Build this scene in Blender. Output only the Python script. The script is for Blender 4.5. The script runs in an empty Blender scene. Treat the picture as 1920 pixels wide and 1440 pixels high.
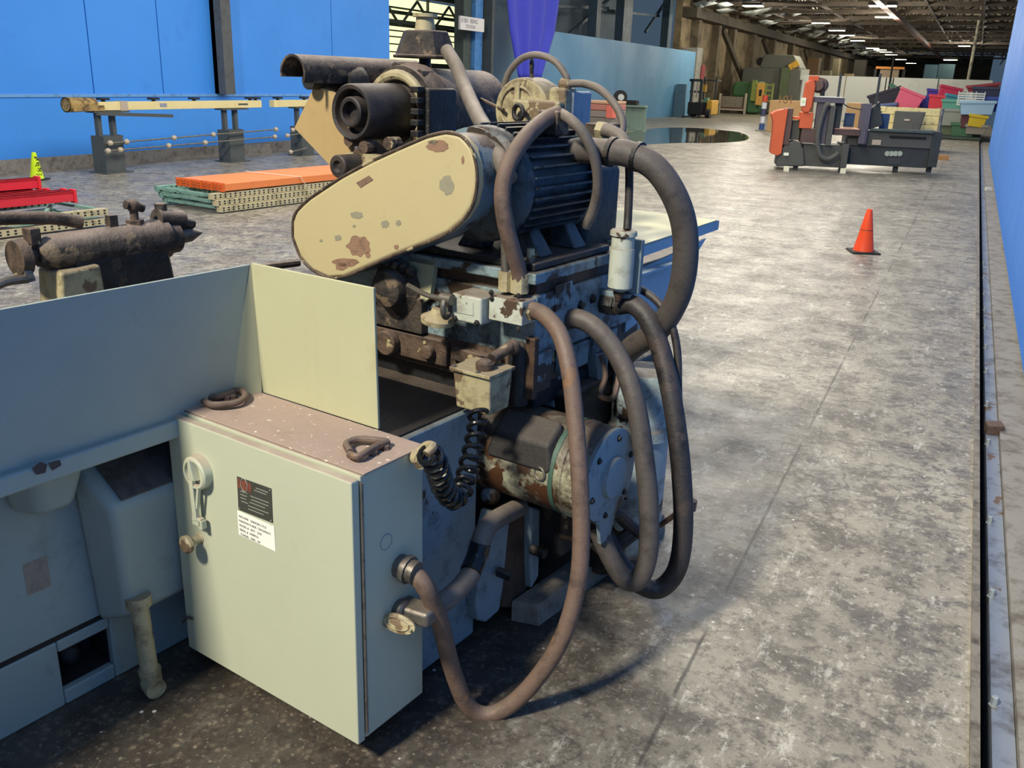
import bpy, bmesh, math, random
import numpy as np
from mathutils import Vector, Matrix
random.seed(7)
# ------------------------------------------------------------------ camera, world, lights
SC = bpy.context.scene; COL = SC.collection
F = 1682.0; PIT = math.radians(18.87); ROL = math.radians(1.99); CAMH = 1.65
YH = math.radians(25.73); YM = math.radians(34.21-25.73)
def _rz(v, a): return np.array([v[0]*math.cos(a)-v[1]*math.sin(a), v[0]*math.sin(a)+v[1]*math.cos(a), v[2]])
_fw = np.array([0, math.cos(PIT), -math.sin(PIT)]); _r0 = np.array([1, 0, 0.]); _u0 = np.cross(_r0, _fw)
_R = math.cos(ROL)*_r0+math.sin(ROL)*_u0; _U = -math.sin(ROL)*_r0+math.cos(ROL)*_u0
_R, _U, _fw = [_rz(v, YH) for v in (_R, _U, _fw)]
CAM = np.array([0, 0, CAMH])
cd = bpy.data.cameras.new('camera'); cam = bpy.data.objects.new('camera', cd); COL.objects.link(cam)
cd.sensor_width = 36; cd.lens = F/1920*36; cd.clip_end = 400; cd.clip_start = 0.05
m = Matrix.Identity(4)
for i in range(3):
    m[i][0] = _R[i]; m[i][1] = _U[i]; m[i][2] = -_fw[i]; m[i][3] = CAM[i]
cam.matrix_world = m; SC.camera = cam
SC.view_settings.view_transform = 'Standard'; SC.view_settings.look = 'None'
SC.view_settings.gamma = 1; SC.view_settings.use_curve_mapping = False
SC.view_settings.exposure = 0.0
W = bpy.data.worlds.new('hall_air'); SC.world = W; W.use_nodes = True
W.node_tree.nodes['Background'].inputs[0].default_value = (0.42, 0.67, 1.0, 1)
W.node_tree.nodes['Background'].inputs[1].default_value = 0.12
def area(name, loc, target, size, power, col, sy=None):
    l = bpy.data.lights.new(name, 'AREA'); l.energy = power; l.color = col; l.size = size
    if sy: l.shape = 'RECTANGLE'; l.size_y = sy
    o = bpy.data.objects.new(name, l); COL.objects.link(o); o.location = loc
    o.rotation_euler = (Vector(target)-Vector(loc)).to_track_quat('-Z', 'Y').to_euler(); return o
area('daylight_opening', (-3.2, -6.0, 9.3), (-1.2, 1.6, .7), 1.2, 2350, (1, .92, .76))
for yy, pw in ((8, 690), (15, 680), (24, 800), (33, 900)):
    area('skylight_fill', (-5.5, yy, 7.2), (-5.5, yy, 0), 5, pw, (1, .92, .78), 7)  # unseen overhead area lights added as general fill for the hall

# ------------------------------------------------------------------ helpers
def lin(c):
    if isinstance(c, str): c = tuple(int(c[i:i+2], 16) for i in (0, 2, 4))
    return tuple(((x/255)/12.92 if x/255 <= .04045 else ((x/255+.055)/1.055)**2.4) for x in c)+(1,)
class Frame:
    def __init__(s, ox, oy, rot=0):
        s.o = np.array([ox, oy, 0.]); s.rot = rot
        s.ex = np.array([math.cos(rot), math.sin(rot), 0]); s.ey = np.array([-math.sin(rot), math.cos(rot), 0]); s.ez = np.array([0, 0, 1.])
    def __call__(s, px, py, **k):
        d = _R*(px-960)/F-_U*(py-720)/F+_fw
        (n, v), = k.items(); e = dict(x=s.ex, y=s.ey, z=s.ez)[n]
        p = CAM+d*((v-(CAM-s.o)@e)/(d@e)); q = p-s.o
        return Vector((q@s.ex, q@s.ey, q@s.ez))
HALL = Frame(0, 0, 0)
def tag(o, label=None, cat=None, group=None, kind=None):
    if label: o['label'] = label
    if cat: o['category'] = cat
    if group: o['group'] = group
    if kind: o['kind'] = kind
    return o
def thing(name, label, cat, loc=(0, 0, 0), rot=0, group=None):
    o = bpy.data.objects.new(name, None); COL.objects.link(o); o.empty_display_size = .1
    o.location = loc; o.rotation_euler = (0, 0, rot); return tag(o, label, cat, group)
def copy_tree(o, parent=None):
    c = o.copy(); COL.objects.link(c)
    if parent: c.parent = parent
    for ch in list(o.children): copy_tree(ch, c)
    return c
def catmull(pts, n=8):
    P = [Vector(p) for p in pts]
    if len(P) < 3: return P
    Q = [P[0]*2-P[1]]+P+[P[-1]*2-P[-2]]; out = []
    for i in range(1, len(Q)-2):
        a, b, c, d = Q[i-1:i+3]
        for k in range(n):
            t = k/n
            out.append(.5*((2*b)+(c-a)*t+(2*a-5*b+4*c-d)*t*t+(3*b-a-3*c+d)*t**3))
    out.append(P[-1]); return out
def basis(ax):
    ax = Vector(ax).normalized(); up = Vector((0, 0, 1)) if abs(ax.z) < .9 else Vector((0, 1, 0))
    a = up.cross(ax).normalized(); return a, ax.cross(a), ax
class MB:
    def __init__(s): s.b = bmesh.new()
    def faces(s, vs, fs):
        v = [s.b.verts.new(Vector(p)) for p in vs]
        for f in fs:
            try: s.b.faces.new([v[i] for i in f])
            except ValueError: pass
        return s
    def box(s, x0, x1, y0, y1, z0, z1):
        vs = [(x, y, z) for z in (z0, z1) for y in (y0, y1) for x in (x0, x1)]
        return s.faces(vs, [(0, 2, 3, 1), (4, 5, 7, 6), (0, 1, 5, 4), (1, 3, 7, 5), (3, 2, 6, 7), (2, 0, 4, 6)])
    def bar(s, p0, p1, w, h, up=None):
        p0, p1 = Vector(p0), Vector(p1); a, b, ax = basis(p1-p0)
        if up: b = Vector(up); b = (b-ax*b.dot(ax)).normalized(); a = b.cross(ax)
        vs = [p+a*(w/2*i)+b*(h/2*j) for p in (p0, p1) for i, j in ((-1, -1), (1, -1), (1, 1), (-1, 1))]
        return s.faces(vs, [(3, 2, 1, 0), (4, 5, 6, 7), (0, 1, 5, 4), (1, 2, 6, 5), (2, 3, 7, 6), (3, 0, 4, 7)])
    def hexa(s, bot, top):
        n = len(bot)
        return s.faces(list(bot)+list(top), [tuple(range(n))[::-1], tuple(range(n, 2*n))]+[(i, (i+1) % n, n+(i+1) % n, n+i) for i in range(n)])
    def prism(s, poly, vec):
        v = Vector(vec); return s.hexa([Vector(p) for p in poly], [Vector(p)+v for p in poly])
    def lathe(s, o, ax, prof, n=28, cap=True, sx=1, sy=1):
        a, b, ax = basis(ax); o = Vector(o); rings = []
        for t, r in prof:
            rings.append([s.b.verts.new(o+ax*t+(a*math.cos(2*math.pi*i/n)*sx+b*math.sin(2*math.pi*i/n)*sy)*max(r, 1e-5)) for i in range(n)])
        for A, B in zip(rings, rings[1:]):
            for i in range(n): s.b.faces.new((A[i], A[(i+1) % n], B[(i+1) % n], B[i]))
        if cap: s.b.faces.new(rings[0][::-1]); s.b.faces.new(rings[-1])
        return s
    def cyl(s, p0, p1, r, r1=None, n=20):
        p0, p1 = Vector(p0), Vector(p1); L = (p1-p0).length
        return s.lathe(p0, p1-p0, [(0, r), (L, r if r1 is None else r1)], n)
    def ball(s, c, r, n=14, squash=1):
        return s.lathe(c, (0, 0, 1), [(-r*squash*math.cos(math.pi*k/8), r*math.sin(math.pi*k/8)) for k in range(9)], n)
    def tube(s, pts, r, n=12, sub=8, closed=False, rf=None):
        P = catmull(pts, sub) if sub else [Vector(p) for p in pts]
        rings = []; a = None
        for i, p in enumerate(P):
            t = (P[min(i+1, len(P)-1)]-P[max(i-1, 0)]).normalized()
            if a is None: a, b, _ = basis(t)
            else:
                a = (a-t*a.dot(t)).normalized(); b = t.cross(a)
            rr = rf(i/(len(P)-1))*r if rf else r
            rings.append([s.b.verts.new(p+(a*math.cos(2*math.pi*k/n)+b*math.sin(2*math.pi*k/n))*rr) for k in range(n)])
        for A, B in zip(rings, rings[1:]):
            for i in range(n): s.b.faces.new((A[i], A[(i+1) % n], B[(i+1) % n], B[i]))
        s.b.faces.new(rings[0][::-1]); s.b.faces.new(rings[-1]); return s
    def ring(s, c, ax, R, r, n=28, k=10, sx=1, sy=1):
        a, b, ax = basis(ax); c = Vector(c); rings = []
        for i in range(n):
            th = 2*math.pi*i/n; d = a*math.cos(th)*sx+b*math.sin(th)*sy
            rings.append([s.b.verts.new(c+d*(R+r*math.cos(2*math.pi*j/k))+ax*r*math.sin(2*math.pi*j/k)) for j in range(k)])
        for i in range(n):
            A, B = rings[i], rings[(i+1) % n]
            for j in range(k): s.b.faces.new((A[j], B[j], B[(j+1) % k], A[(j+1) % k]))
        return s
    def bolt(s, p, ax, r=.012, h=.01):
        p = Vector(p); ax = Vector(ax).normalized()
        return s.lathe(p-ax*.002, ax, [(0, r*1.4), (.003, r*1.4), (.0031, r), (h, r), (h+.0015, r*.8)], 6)
    def build(s, name, mat, parent=None, bevel=0, loc=None, rot=0, seg=2, ang=35):
        bmesh.ops.recalc_face_normals(s.b, faces=s.b.faces)
        me = bpy.data.meshes.new(name); s.b.to_mesh(me); s.b.free()
        me.polygons.foreach_set('use_smooth', [True]*len(me.polygons))
        me.set_sharp_from_angle(angle=math.radians(ang))
        me.materials.append(mat)
        o = bpy.data.objects.new(name, me); COL.objects.link(o)
        if parent: o.parent = parent
        if loc is not None: o.location = loc; o.rotation_euler = (0, 0, rot)
        if bevel:
            md = o.modifiers.new('bevel', 'BEVEL'); md.width = bevel; md.segments = seg; md.limit_method = 'ANGLE'; md.angle_limit = math.radians(40)
            md.harden_normals = True
        return o
def text_mesh(name, body, size, mat, parent, o, ex, ey, off=.0008, align='LEFT'):
    cu = bpy.data.curves.new(name, 'FONT'); cu.body = body; cu.size = size; cu.extrude = .0002; cu.align_x = align
    t = bpy.data.objects.new(name+'_tmp', cu); COL.objects.link(t)
    dg = bpy.context.evaluated_depsgraph_get(); me = bpy.data.meshes.new_from_object(t.evaluated_get(dg)); COL.objects.unlink(t); bpy.data.objects.remove(t)
    ex, ey = Vector(ex).normalized(), Vector(ey).normalized(); ez = ex.cross(ey)
    M = Matrix((ex, ey, ez)).transposed().to_4x4(); M.translation = Vector(o)+ez*off
    me.transform(M); me.materials.clear(); me.materials.append(mat)
    ob = bpy.data.objects.new(name, me); COL.objects.link(ob); ob.parent = parent; return ob

# ------------------------------------------------------------------ materials
MATS = {}
def paint(name, col, dirt='3a3026', d=.35, chip=None, c=0., sc=3., cs=14., rough=.55, metal=0., dust=0., dustcol='8a7a6a', bump=.15, streak=0):
    if name in MATS: return MATS[name]
    mt = bpy.data.materials.new(name); mt.use_nodes = True; nt = mt.node_tree; N = nt.nodes; L = nt.links
    b = N['Principled BSDF']; b.inputs['Metallic'].default_value = metal
    tc = N.new('ShaderNodeTexCoord'); vec = tc.outputs['Object']
    def noise(scale, det=5, rg=.6, v=None):
        n = N.new('ShaderNodeTexNoise'); n.inputs['Scale'].default_value = scale; n.inputs['Detail'].default_value = det; n.inputs['Roughness'].default_value = rg
        L.new(v or vec, n.inputs['Vector']); return n.outputs['Fac']
    def ramp(f, a, bb, lo=0., hi=1.):
        r = N.new('ShaderNodeMapRange'); r.inputs['From Min'].default_value = a; r.inputs['From Max'].default_value = bb; r.inputs['To Min'].default_value = lo; r.inputs['To Max'].default_value = hi
        L.new(f, r.inputs['Value']); return r.outputs['Result']
    def mix(f, A, B):
        x = N.new('ShaderNodeMix'); x.data_type = 'RGBA'
        if isinstance(f, float): x.inputs[0].default_value = f
        else: L.new(f, x.inputs[0])
        for s, v in ((6, A), (7, B)):
            if isinstance(v, tuple): x.inputs[s].default_value = v
            else: L.new(v, x.inputs[s])
        return x.outputs[2]
    cl = lin(col)
    n1 = noise(sc, 6, .65)
    out = mix(ramp(n1, .3, .7, 0, .35), cl, tuple(x*.72 for x in cl[:3])+(1,))
    if streak:
        mp = N.new('ShaderNodeMapping'); mp.inputs['Scale'].default_value = (9, 9, .7); L.new(vec, mp.inputs['Vector'])
        out = mix(ramp(noise(3, 4, .6, mp.outputs['Vector']), .5, .8, 0, streak), out, lin(dirt))
    if d: out = mix(ramp(noise(sc*2.3, 8, .7), .62-.3*d, .80-.3*d, 0, min(1, .4+d)), out, lin(dirt))
    if c: out = mix(ramp(noise(cs, 4, .55), .66-.22*c, .68-.22*c), out, lin(chip or '5b4638'))
    if dust:
        g = N.new('ShaderNodeNewGeometry'); sp = N.new('ShaderNodeSeparateXYZ'); L.new(g.outputs['Normal'], sp.inputs[0])
        f = ramp(sp.outputs['Z'], .35, .9, 0, dust)
        mu = N.new('ShaderNodeMath'); mu.operation = 'MULTIPLY'; L.new(f, mu.inputs[0]); L.new(ramp(noise(11, 6), .3, .6, .55, 1), mu.inputs[1])
        out = mix(mu.outputs[0], out, lin(dustcol))
    L.new(out, b.inputs['Base Color'])
    L.new(ramp(n1, .3, .7, rough-.08, rough+.12), b.inputs['Roughness'])
    if bump:
        bp = N.new('ShaderNodeBump'); bp.inputs['Strength'].default_value = bump; bp.inputs['Distance'].default_value = .01
        L.new(noise(45, 6, .7), bp.inputs['Height']); L.new(bp.outputs['Normal'], b.inputs['Normal'])
    MATS[name] = mt; return mt
def flat(name, col, rough=.6, metal=0., emit=0.):
    if name in MATS: return MATS[name]
    mt = bpy.data.materials.new(name); mt.use_nodes = True; nt = mt.node_tree; N = nt.nodes; L = nt.links; b = N['Principled BSDF']
    b.inputs['Metallic'].default_value = metal; b.inputs['Roughness'].default_value = rough
    if emit:
        b.inputs['Base Color'].default_value = lin(col); b.inputs['Emission Color'].default_value = lin(col); b.inputs['Emission Strength'].default_value = emit
    else:
        n = N.new('ShaderNodeTexNoise'); n.inputs['Scale'].default_value = 2.5; n.inputs['Detail'].default_value = 5
        tc = N.new('ShaderNodeTexCoord'); L.new(tc.outputs['Object'], n.inputs['Vector'])
        r = N.new('ShaderNodeMix'); r.data_type = 'RGBA'; cl = lin(col); L.new(n.outputs['Fac'], r.inputs[0])
        r.inputs[6].default_value = tuple(min(1, x*1.08) for x in cl[:3])+(1,); r.inputs[7].default_value = tuple(x*.85 for x in cl[:3])+(1,)
        L.new(r.outputs[2], b.inputs['Base Color'])
    MATS[name] = mt; return mt
M_cab = paint('cabinet_enamel', 'b9bda4', '8f8768', .06, '958a68', .0, sc=1.6, cs=30, rough=.5, dust=.95, dustcol='9c8a7c', bump=.05)
M_bed = paint('bed_enamel', '8f9c98', '4a4d48', .10, '2b2a2c', 0, sc=2.5, cs=9, rough=.55, bump=.12)
M_guard = paint('guard_cream', 'b9ac82', '94805a', .10, '8b6f55', 0, sc=2, cs=9, rough=.5, dust=.55, bump=.08)
M_pan = paint('pan_enamel', 'b6b591', '9a8a5c', .10, '6b5c3c', .0, sc=1.8, cs=25, rough=.5, bump=.05, streak=.10)
M_blue = paint('grinder_enamel_oily', '7f9296', '1b1a18', .55, '33271d', .42, sc=5, cs=6, rough=.42, dust=.8, dustcol='4b3d31', bump=.3)
M_blue2 = paint('grinder_enamel_worn', '7f9196', '2a2623', .35, '2e2822', .12, sc=4, cs=9, rough=.45, dust=.6, dustcol='5a4b3e', bump=.2)
M_grime = paint('caked_grime', '453c33', '1c1814', .6, '6a5a45', .3, sc=7, cs=12, rough=.6, dust=1., dustcol='8d7d72', bump=.8)
M_grime2 = paint('oily_black', '202020', '0e0d0c', .6, '40362b', .2, sc=7, cs=15, rough=.4, dust=.85, dustcol='5f554c', bump=.6)
M_rust = paint('rusty_grime', '5d4b3c', '241c16', .6, 'a89a74', .12, sc=6, cs=16, rough=.6, dust=.7, dustcol='75655a', bump=.7)
M_hose = paint('dusty_hose', '6b574a', '3a2f29', .4, '75583f', .2, sc=6, cs=7, rough=.6, dust=.6, dustcol='76685c', bump=.25)
M_hoseb = paint('black_hose', '332f2e', '141313', .5, '3f3631', .25, sc=5, cs=8, rough=.5, dust=.6, dustcol='5f5650', bump=.25)
M_hoseg = paint('grey_hose', '6b635a', '433c35', .4, sc=6, rough=.6, dust=.55, dustcol='887c70', bump=.2)
M_hosed = paint('dark_grey_hose', '4d4742', '2c2825', .4, sc=6, rough=.55, dust=.6, dustcol='786c62', bump=.25)
M_white = paint('worn_white_enamel', 'b9beae', '6d604d', .35, '4b3b2e', .36, sc=5, cs=12, rough=.5, dust=.8, dustcol='6d5548', bump=.15)
M_cream = paint('cream_casting', 'aba07c', '5b4c36', .45, '6d5b45', .3, sc=6, cs=12, rough=.55, dust=.85, dustcol='94866f', bump=.3)
M_steel = paint('dull_steel', '77736b', '3a352f', .4, sc=8, rough=.45, metal=.6, dust=.4, bump=.2)
M_coil = flat('gloss_coil', '131415', .22)
M_dark = flat('dark_void', '0d0e0e', .8); M_dark2 = flat('bare_primer', '3a3338', .7)
M_black = paint('ways_black', '17181a', '0a0a0a', .4, sc=6, rough=.5, dust=.35, dustcol='3a3430', bump=.5)
M_brown = paint('brown_stain', '4f3a2b', '2a1e17', .5, sc=6, rough=.6, bump=.4, streak=.5)
M_wood = paint('grey_wood', '8d8577', '5c5040', .4, sc=6, rough=.8, bump=.3, streak=.3)
M_bwall = paint('blue_wall_paint', '3f93ee', '3478cf', .15, sc=.5, rough=.6, bump=.03)
M_bwall2 = paint('blue_wall_faded', '5a93ba', '4a7ea6', .25, sc=.4, rough=.6, bump=.03)
M_bwallr = paint('blue_wall_bright', '3f88e6', '2c66b8', .2, sc=.8, rough=.65, bump=.05, streak=.25)
M_conc = paint('concrete_curb', '8b8780', '5d564e', .5, sc=4, rough=.85, bump=.4)

# floor material
def floor_mat():
    mt = bpy.data.materials.new('worn_concrete'); mt.use_nodes = True; nt = mt.node_tree; N = nt.nodes; L = nt.links; b = N['Principled BSDF']
    g = N.new('ShaderNodeTexCoord'); vec = g.outputs['Object']
    def noise(s, d=8, r=.65, v=None, dis=0):
        n = N.new('ShaderNodeTexNoise'); n.inputs['Scale'].default_value = s; n.inputs['Detail'].default_value = d; n.inputs['Roughness'].default_value = r; n.inputs['Distortion'].default_value = dis
        L.new(v or vec, n.inputs['Vector']); return n.outputs['Fac']
    def ramp(f, a, bb, lo=0., hi=1.):
        r = N.new('ShaderNodeMapRange'); r.inputs['From Min'].default_value = a; r.inputs['From Max'].default_value = bb; r.inputs['To Min'].default_value = lo; r.inputs['To Max'].default_value = hi
        L.new(f, r.inputs['Value']); return r.outputs['Result']
    def mix(f, A, B):
        x = N.new('ShaderNodeMix'); x.data_type = 'RGBA'; L.new(f, x.inputs[0])
        for s, v in ((6, A), (7, B)):
            if isinstance(v, tuple): x.inputs[s].default_value = v
            else: L.new(v, x.inputs[s])
        return x.outputs[2]
    def math_(op, a, bb):
        x = N.new('ShaderNodeMath'); x.operation = op
        for i, v in enumerate((a, bb)):
            if isinstance(v, (int, float)): x.inputs[i].default_value = v
            else: L.new(v, x.inputs[i])
        return x.outputs[0]
    mp = N.new('ShaderNodeMapping'); mp.inputs['Scale'].default_value = (1, .35, 1); mp.inputs['Rotation'].default_value = (0, 0, -.15); L.new(vec, mp.inputs['Vector']); sv = mp.outputs['Vector']
    c = mix(ramp(noise(.35), .35, .65), lin('8b8579'), lin('a7a190'))
    c = mix(ramp(noise(1.4, 8, .7, None, .1), .44, .62, 0, .8), c, lin('6a645b'))
    c = mix(ramp(noise(5.5, 12, .82, None, .15), .48, .56, 0, .8), c, lin('544f49'))
    c = mix(ramp(noise(1.1, 9, .8, sv, .1), .55, .72, 0, .7), c, lin('4f4b47'))
    c = mix(ramp(noise(9, 9, .8, sv, .1), .56, .64, 0, .65), c, lin('cfccc0'))
    c = mix(ramp(noise(20, 9, .8), .52, .60, 0, .7), c, lin('47433e')); c = mix(ramp(noise(27, 7, .8), .56, .62, 0, .6), c, lin('cfcabd'))
    # oily stain around the grinder, its dark tone also painting the machine's shadow
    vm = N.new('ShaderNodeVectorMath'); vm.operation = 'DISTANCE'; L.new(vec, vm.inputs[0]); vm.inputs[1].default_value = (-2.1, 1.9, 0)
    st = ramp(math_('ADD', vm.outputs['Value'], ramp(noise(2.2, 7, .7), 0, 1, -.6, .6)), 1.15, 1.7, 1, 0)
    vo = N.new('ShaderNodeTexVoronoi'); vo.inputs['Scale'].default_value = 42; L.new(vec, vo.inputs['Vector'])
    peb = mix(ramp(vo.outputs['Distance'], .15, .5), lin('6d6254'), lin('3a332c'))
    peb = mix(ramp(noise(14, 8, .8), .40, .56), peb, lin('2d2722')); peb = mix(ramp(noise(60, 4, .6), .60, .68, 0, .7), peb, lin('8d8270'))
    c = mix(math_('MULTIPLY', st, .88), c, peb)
    # fine cracks and a long joint
    vc = N.new('ShaderNodeTexVoronoi'); vc.feature = 'DISTANCE_TO_EDGE'; vc.inputs['Scale'].default_value = .45
    dv = N.new('ShaderNodeVectorMath'); dv.operation = 'ADD'; L.new(vec, dv.inputs[0]); nz = N.new('ShaderNodeTexNoise'); nz.inputs['Scale'].default_value = 3; L.new(vec, nz.inputs['Vector']); L.new(nz.outputs['Color'], dv.inputs[1]); L.new(dv.outputs[0], vc.inputs['Vector'])
    c = mix(ramp(vc.outputs['Distance'], 0, .006, .55, 0), c, lin('3a3632'))
    ja, jb = HALL(1645, 550, z=0), HALL(1245, 1340, z=0); jd = (jb-ja).normalized(); jn = (-jd.y, jd.x, 0)
    dp = N.new('ShaderNodeVectorMath'); dp.operation = 'DOT_PRODUCT'; L.new(vec, dp.inputs[0]); dp.inputs[1].default_value = jn
    jl = math_('ABSOLUTE', math_('ADD', math_('SUBTRACT', dp.outputs['Value'], ja.x*jn[0]+ja.y*jn[1]), ramp(noise(8, 4), 0, 1, -.006, .006)), 0)
    c = mix(math_('MULTIPLY', ramp(jl, .003, .008, .8, 0), ramp(noise(1.7, 3), .40, .50)), c, lin('35322f'))
    vs = N.new('ShaderNodeTexVoronoi'); vs.inputs['Scale'].default_value = 13; L.new(vec, vs.inputs['Vector'])
    c = mix(math_('MULTIPLY', ramp(vs.outputs['Distance'], .05, .09, 1, 0), ramp(noise(3.3, 2), .5, .56)), c, lin('e6e2d8'))
    L.new(c, b.inputs['Base Color'])
    L.new(ramp(noise(2.0, 8, .7), .35, .65, .30, .60), b.inputs['Roughness'])
    bp = N.new('ShaderNodeBump'); bp.inputs['Strength'].default_value = .25; bp.inputs['Distance'].default_value = .01
    L.new(noise(24, 8, .7), bp.inputs['Height']); L.new(bp.outputs['Normal'], b.inputs['Normal'])
    return mt
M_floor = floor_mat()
def struct(o): o['kind'] = 'structure'; return o

# ------------------------------------------------------------------ the hall
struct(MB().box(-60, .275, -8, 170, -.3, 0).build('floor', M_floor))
t = thing('trim_1', None, None); t['kind'] = 'structure'
MB().box(.275, .300, -3, 60, -.3, .012).build('edge_rail', paint('rail_steel', '8d8678', '4a4036', .5, sc=5, rough=.5, metal=.3, bump=.2, streak=0), t)
MB().box(.345, .405, -3, 60, -.3, -.075).build('floor_plate', paint('plate_steel', '8b93a0', '4d4a4c', .4, '6f5a48', .2, sc=4, cs=5, rough=.45, metal=.25, bump=.15), t)
MB().box(.408, .90, -3, 60, -.3, -.05).build('rough_floor_strip', M_conc, t)
bb = MB().bolt((0, 0, 0), (0, 0, 1), .011, .030)
MB().box(.301, .344, -3, 60, -.35, -.20).build('slot_bottom', paint('slot_black', '15161a', rough=.8), t)
b0 = bb.build('anchor_bolt', paint('bolt_zinc', 'a9b2b5', '55504a', .3, rough=.4, metal=.4), t)
P0 = [HALL(x, y, z=-.042) for x, y in ((1868, 1305), (1863, 1104), (1861, 968), (1858, 823), (1855, 752), (1853, 690), (1851, 645), (1850, 608), (1849, 575), (1848, 545), (1847, 515), (1846, 490))]
for i, p in enumerate(P0):
    o = b0 if i == 0 else copy_tree(b0, t); o.location = (.352, p.y, -.074)
# right blue wall
struct(MB().box(.56, .75, -3, 32.5, -.03, 7.5).build('wall_right', M_bwallr))
# left blue wall, made of tall panels
t = bpy.data.objects.new('wall_left', None); COL.objects.link(t); t['kind'] = 'structure'
ys = [1.5, 5.2, 8.0, HALL(177, 177, x=-13.2).y, HALL(307, 177, x=-13.2).y, HALL(623, 103, x=-13.2).y, HALL(731, 105, x=-13.2).y]
for a, b_ in zip(ys, ys[1:]):
    MB().box(-13.32, -13.2, a+.012, b_-.012, 1.16, 7.5).build('upper_panel', M_bwall, t)
MB().box(-13.42, -13.325, 1.5, 19.4, 0, 7.5).build('backing', paint('seam_blue', '2b6fc0', rough=.7), t)
MB().box(-13.32, -13.18, 1.5, 19.45, .2, 1.11).build('lower_panel', M_bwall, t)
MB().box(-13.34, -13.165, 1.5, 19.45, 1.11, 1.16).build('chair_rail', paint('rail_blue', '6aa2dd', rough=.6), t)
struct(MB().box(-13.3, -13.1, 1.5, 19.45, 0, .2).build('baseboard_left', M_conc))
c = MB(); y0 = HALL(404, 178, x=-13.2).y; c.box(-13.2, -12.93, y0, y0+.07, 1.16, 7.5); c.box(-13.2, -13.1, y0, y0+.26, 1.16, 7.5); c.box(-13.0, -12.93, y0+.07, y0+.26, 1.16, 7.5)
o = c.build('trim_2', paint('column_grey', '55595b', rough=.6)); struct(o)
# wide opening with a bright bay of windows behind
M_lit = flat('lit_window', 'f4f3b8', emit=1.35); M_mull = paint('window_steel', '5a6350', rough=.7)
t = bpy.data.objects.new('window_1', None); COL.objects.link(t); t['kind'] = 'structure'
XW = -21.0; ya, yb = 28.0, 48.0
def wz(py, px=790): return HALL(px, py, x=XW).z
MB().box(XW-.1, XW-.05, ya, yb, wz(125), wz(2)).build('pane', M_lit, t)
g = MB()
for p0, p1 in ((20.5, 23), (27, 33), (47, 55), (62, 64), (73, 75), (86, 88), (100, 102), (118, 200)):
    g.box(XW, XW+.2, ya, yb, wz(p1), wz(p0))
k = ya
while k < yb: g.box(XW, XW+.1, k, k+.07, 0, 9); k += 3.1
g.build('window_frame', M_mull, t)
g = MB()
for i in range(9):
    y0 = ya+i*2.4; g.bar((XW+1.2, y0, wz(58)), (XW+1.2, y0+1.2, wz(12)), .07, .07); g.bar((XW+1.2, y0+1.2, wz(12)), (XW+1.2, y0+2.4, wz(58)), .07, .07)
g.bar((XW+1.2, ya, wz(51)), (XW+1.2, yb, wz(51)), .1, .12); g.bar((XW+1.2, ya, wz(0)), (XW+1.2, yb, wz(0)), .2, .2)
g.build('truss', M_mull, t)
# columns beside the opening
c = MB(); a = HALL(862, 150, x=-13.4); b_ = HALL(884, 150, x=-13.4)
c.box(-13.6, -13.3, a.y, a.y+.45, 0, 7.5); struct(c.build('trim_3', paint('column_green', '3f4c48', rough=.7)))
struct(MB().box(-13.55, -13.2, a.y+.5, a.y+.95, 0, 7.5).build('trim_4', paint('column_blue', '4b86c4', rough=.5)))
struct(MB().box(-13.3, -12.95, a.y+1.05, a.y+1.2, 0, 7.5).build('trim_5', paint('column_dark', '3b4548', rough=.6)))
o = MB().box(-12.94, -12.9, a.y+1.0, a.y+1.3, HALL(898, 192, x=-12.9).z, HALL(898, 172, x=-12.9).z).build('warning_plate', flat('safety_yellow', 'f2d21e'))
tag(o, 'yellow warning plate low on the dark column beside the blue partition', 'sign')
p = HALL(862, 55, x=-12.93); q = HALL(907, 36, x=-12.93)
t = thing('bay_sign', 'white rectangular bay sign with grey lettering on the blue column', 'sign', (-12.91, p.y, p.z)); w_ = q.y-p.y; h_ = q.z-p.z
MB().box(-.06, 0, 0, w_, 0, h_).build('sign_board', flat('sign_white', 'd8d6d4'), t)
text_mesh('lettering', 'E1001  BEING', .16, flat('sign_grey', '6b6a72'), t, (0.0, .05, h_*.55), (0, 1, 0), (0, 0, 1), .003)
MB().box(-.20, -.065, w_*.4, w_*1.1, h_*.3, h_*.6).build('bracket', M_mull, t)
text_mesh('lettering', 'STATION', .13, flat('sign_grey', '6b6a72'), t, (0.0, .3, h_*.15), (0, 1, 0), (0, 0, 1), .003)
# pale partition running down the left
def wy(px, x): return HALL(px, 150, x=x).y
struct(MB().box(-14.15, -14.0, wy(905, -14.0), wy(1300, -14.0), 0, 3.25).build('wall_partition', M_bwall2))
o = MB(); y0 = wy(916, -13.98)
for k in range(4): o.box(-13.99, -13.97, y0-.1+.03*(k % 2), y0+.1-.03*(k % 2), 1.95+.27*k, 2.2+.27*k)
tag(o.build('height_marker', flat('marker_yellow', 'd9c76a')), 'small yellow zigzag marker strip on the pale blue partition', 'marker')
M_upper = paint('upper_wall_grey', '5c6f7c', '3c4a52', .3, sc=.4, rough=.8)
struct(MB().box(-17, -16.8, HALL(905, 100, x=-17).y, 47, 0, 9).build('wall_upper', M_upper))
t = thing('trim_6', None, None); t['kind'] = 'structure'
for px, w_ in ((1100, .5), (1150, 1.2), (1235, .6), (1285, .9)):
    y = wy(px, -15.5); MB().box(-15.6, -15.2, y, y+w_, 0, 9).build('column', paint('column_slate', '38505f', rough=.6), t)
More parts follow.
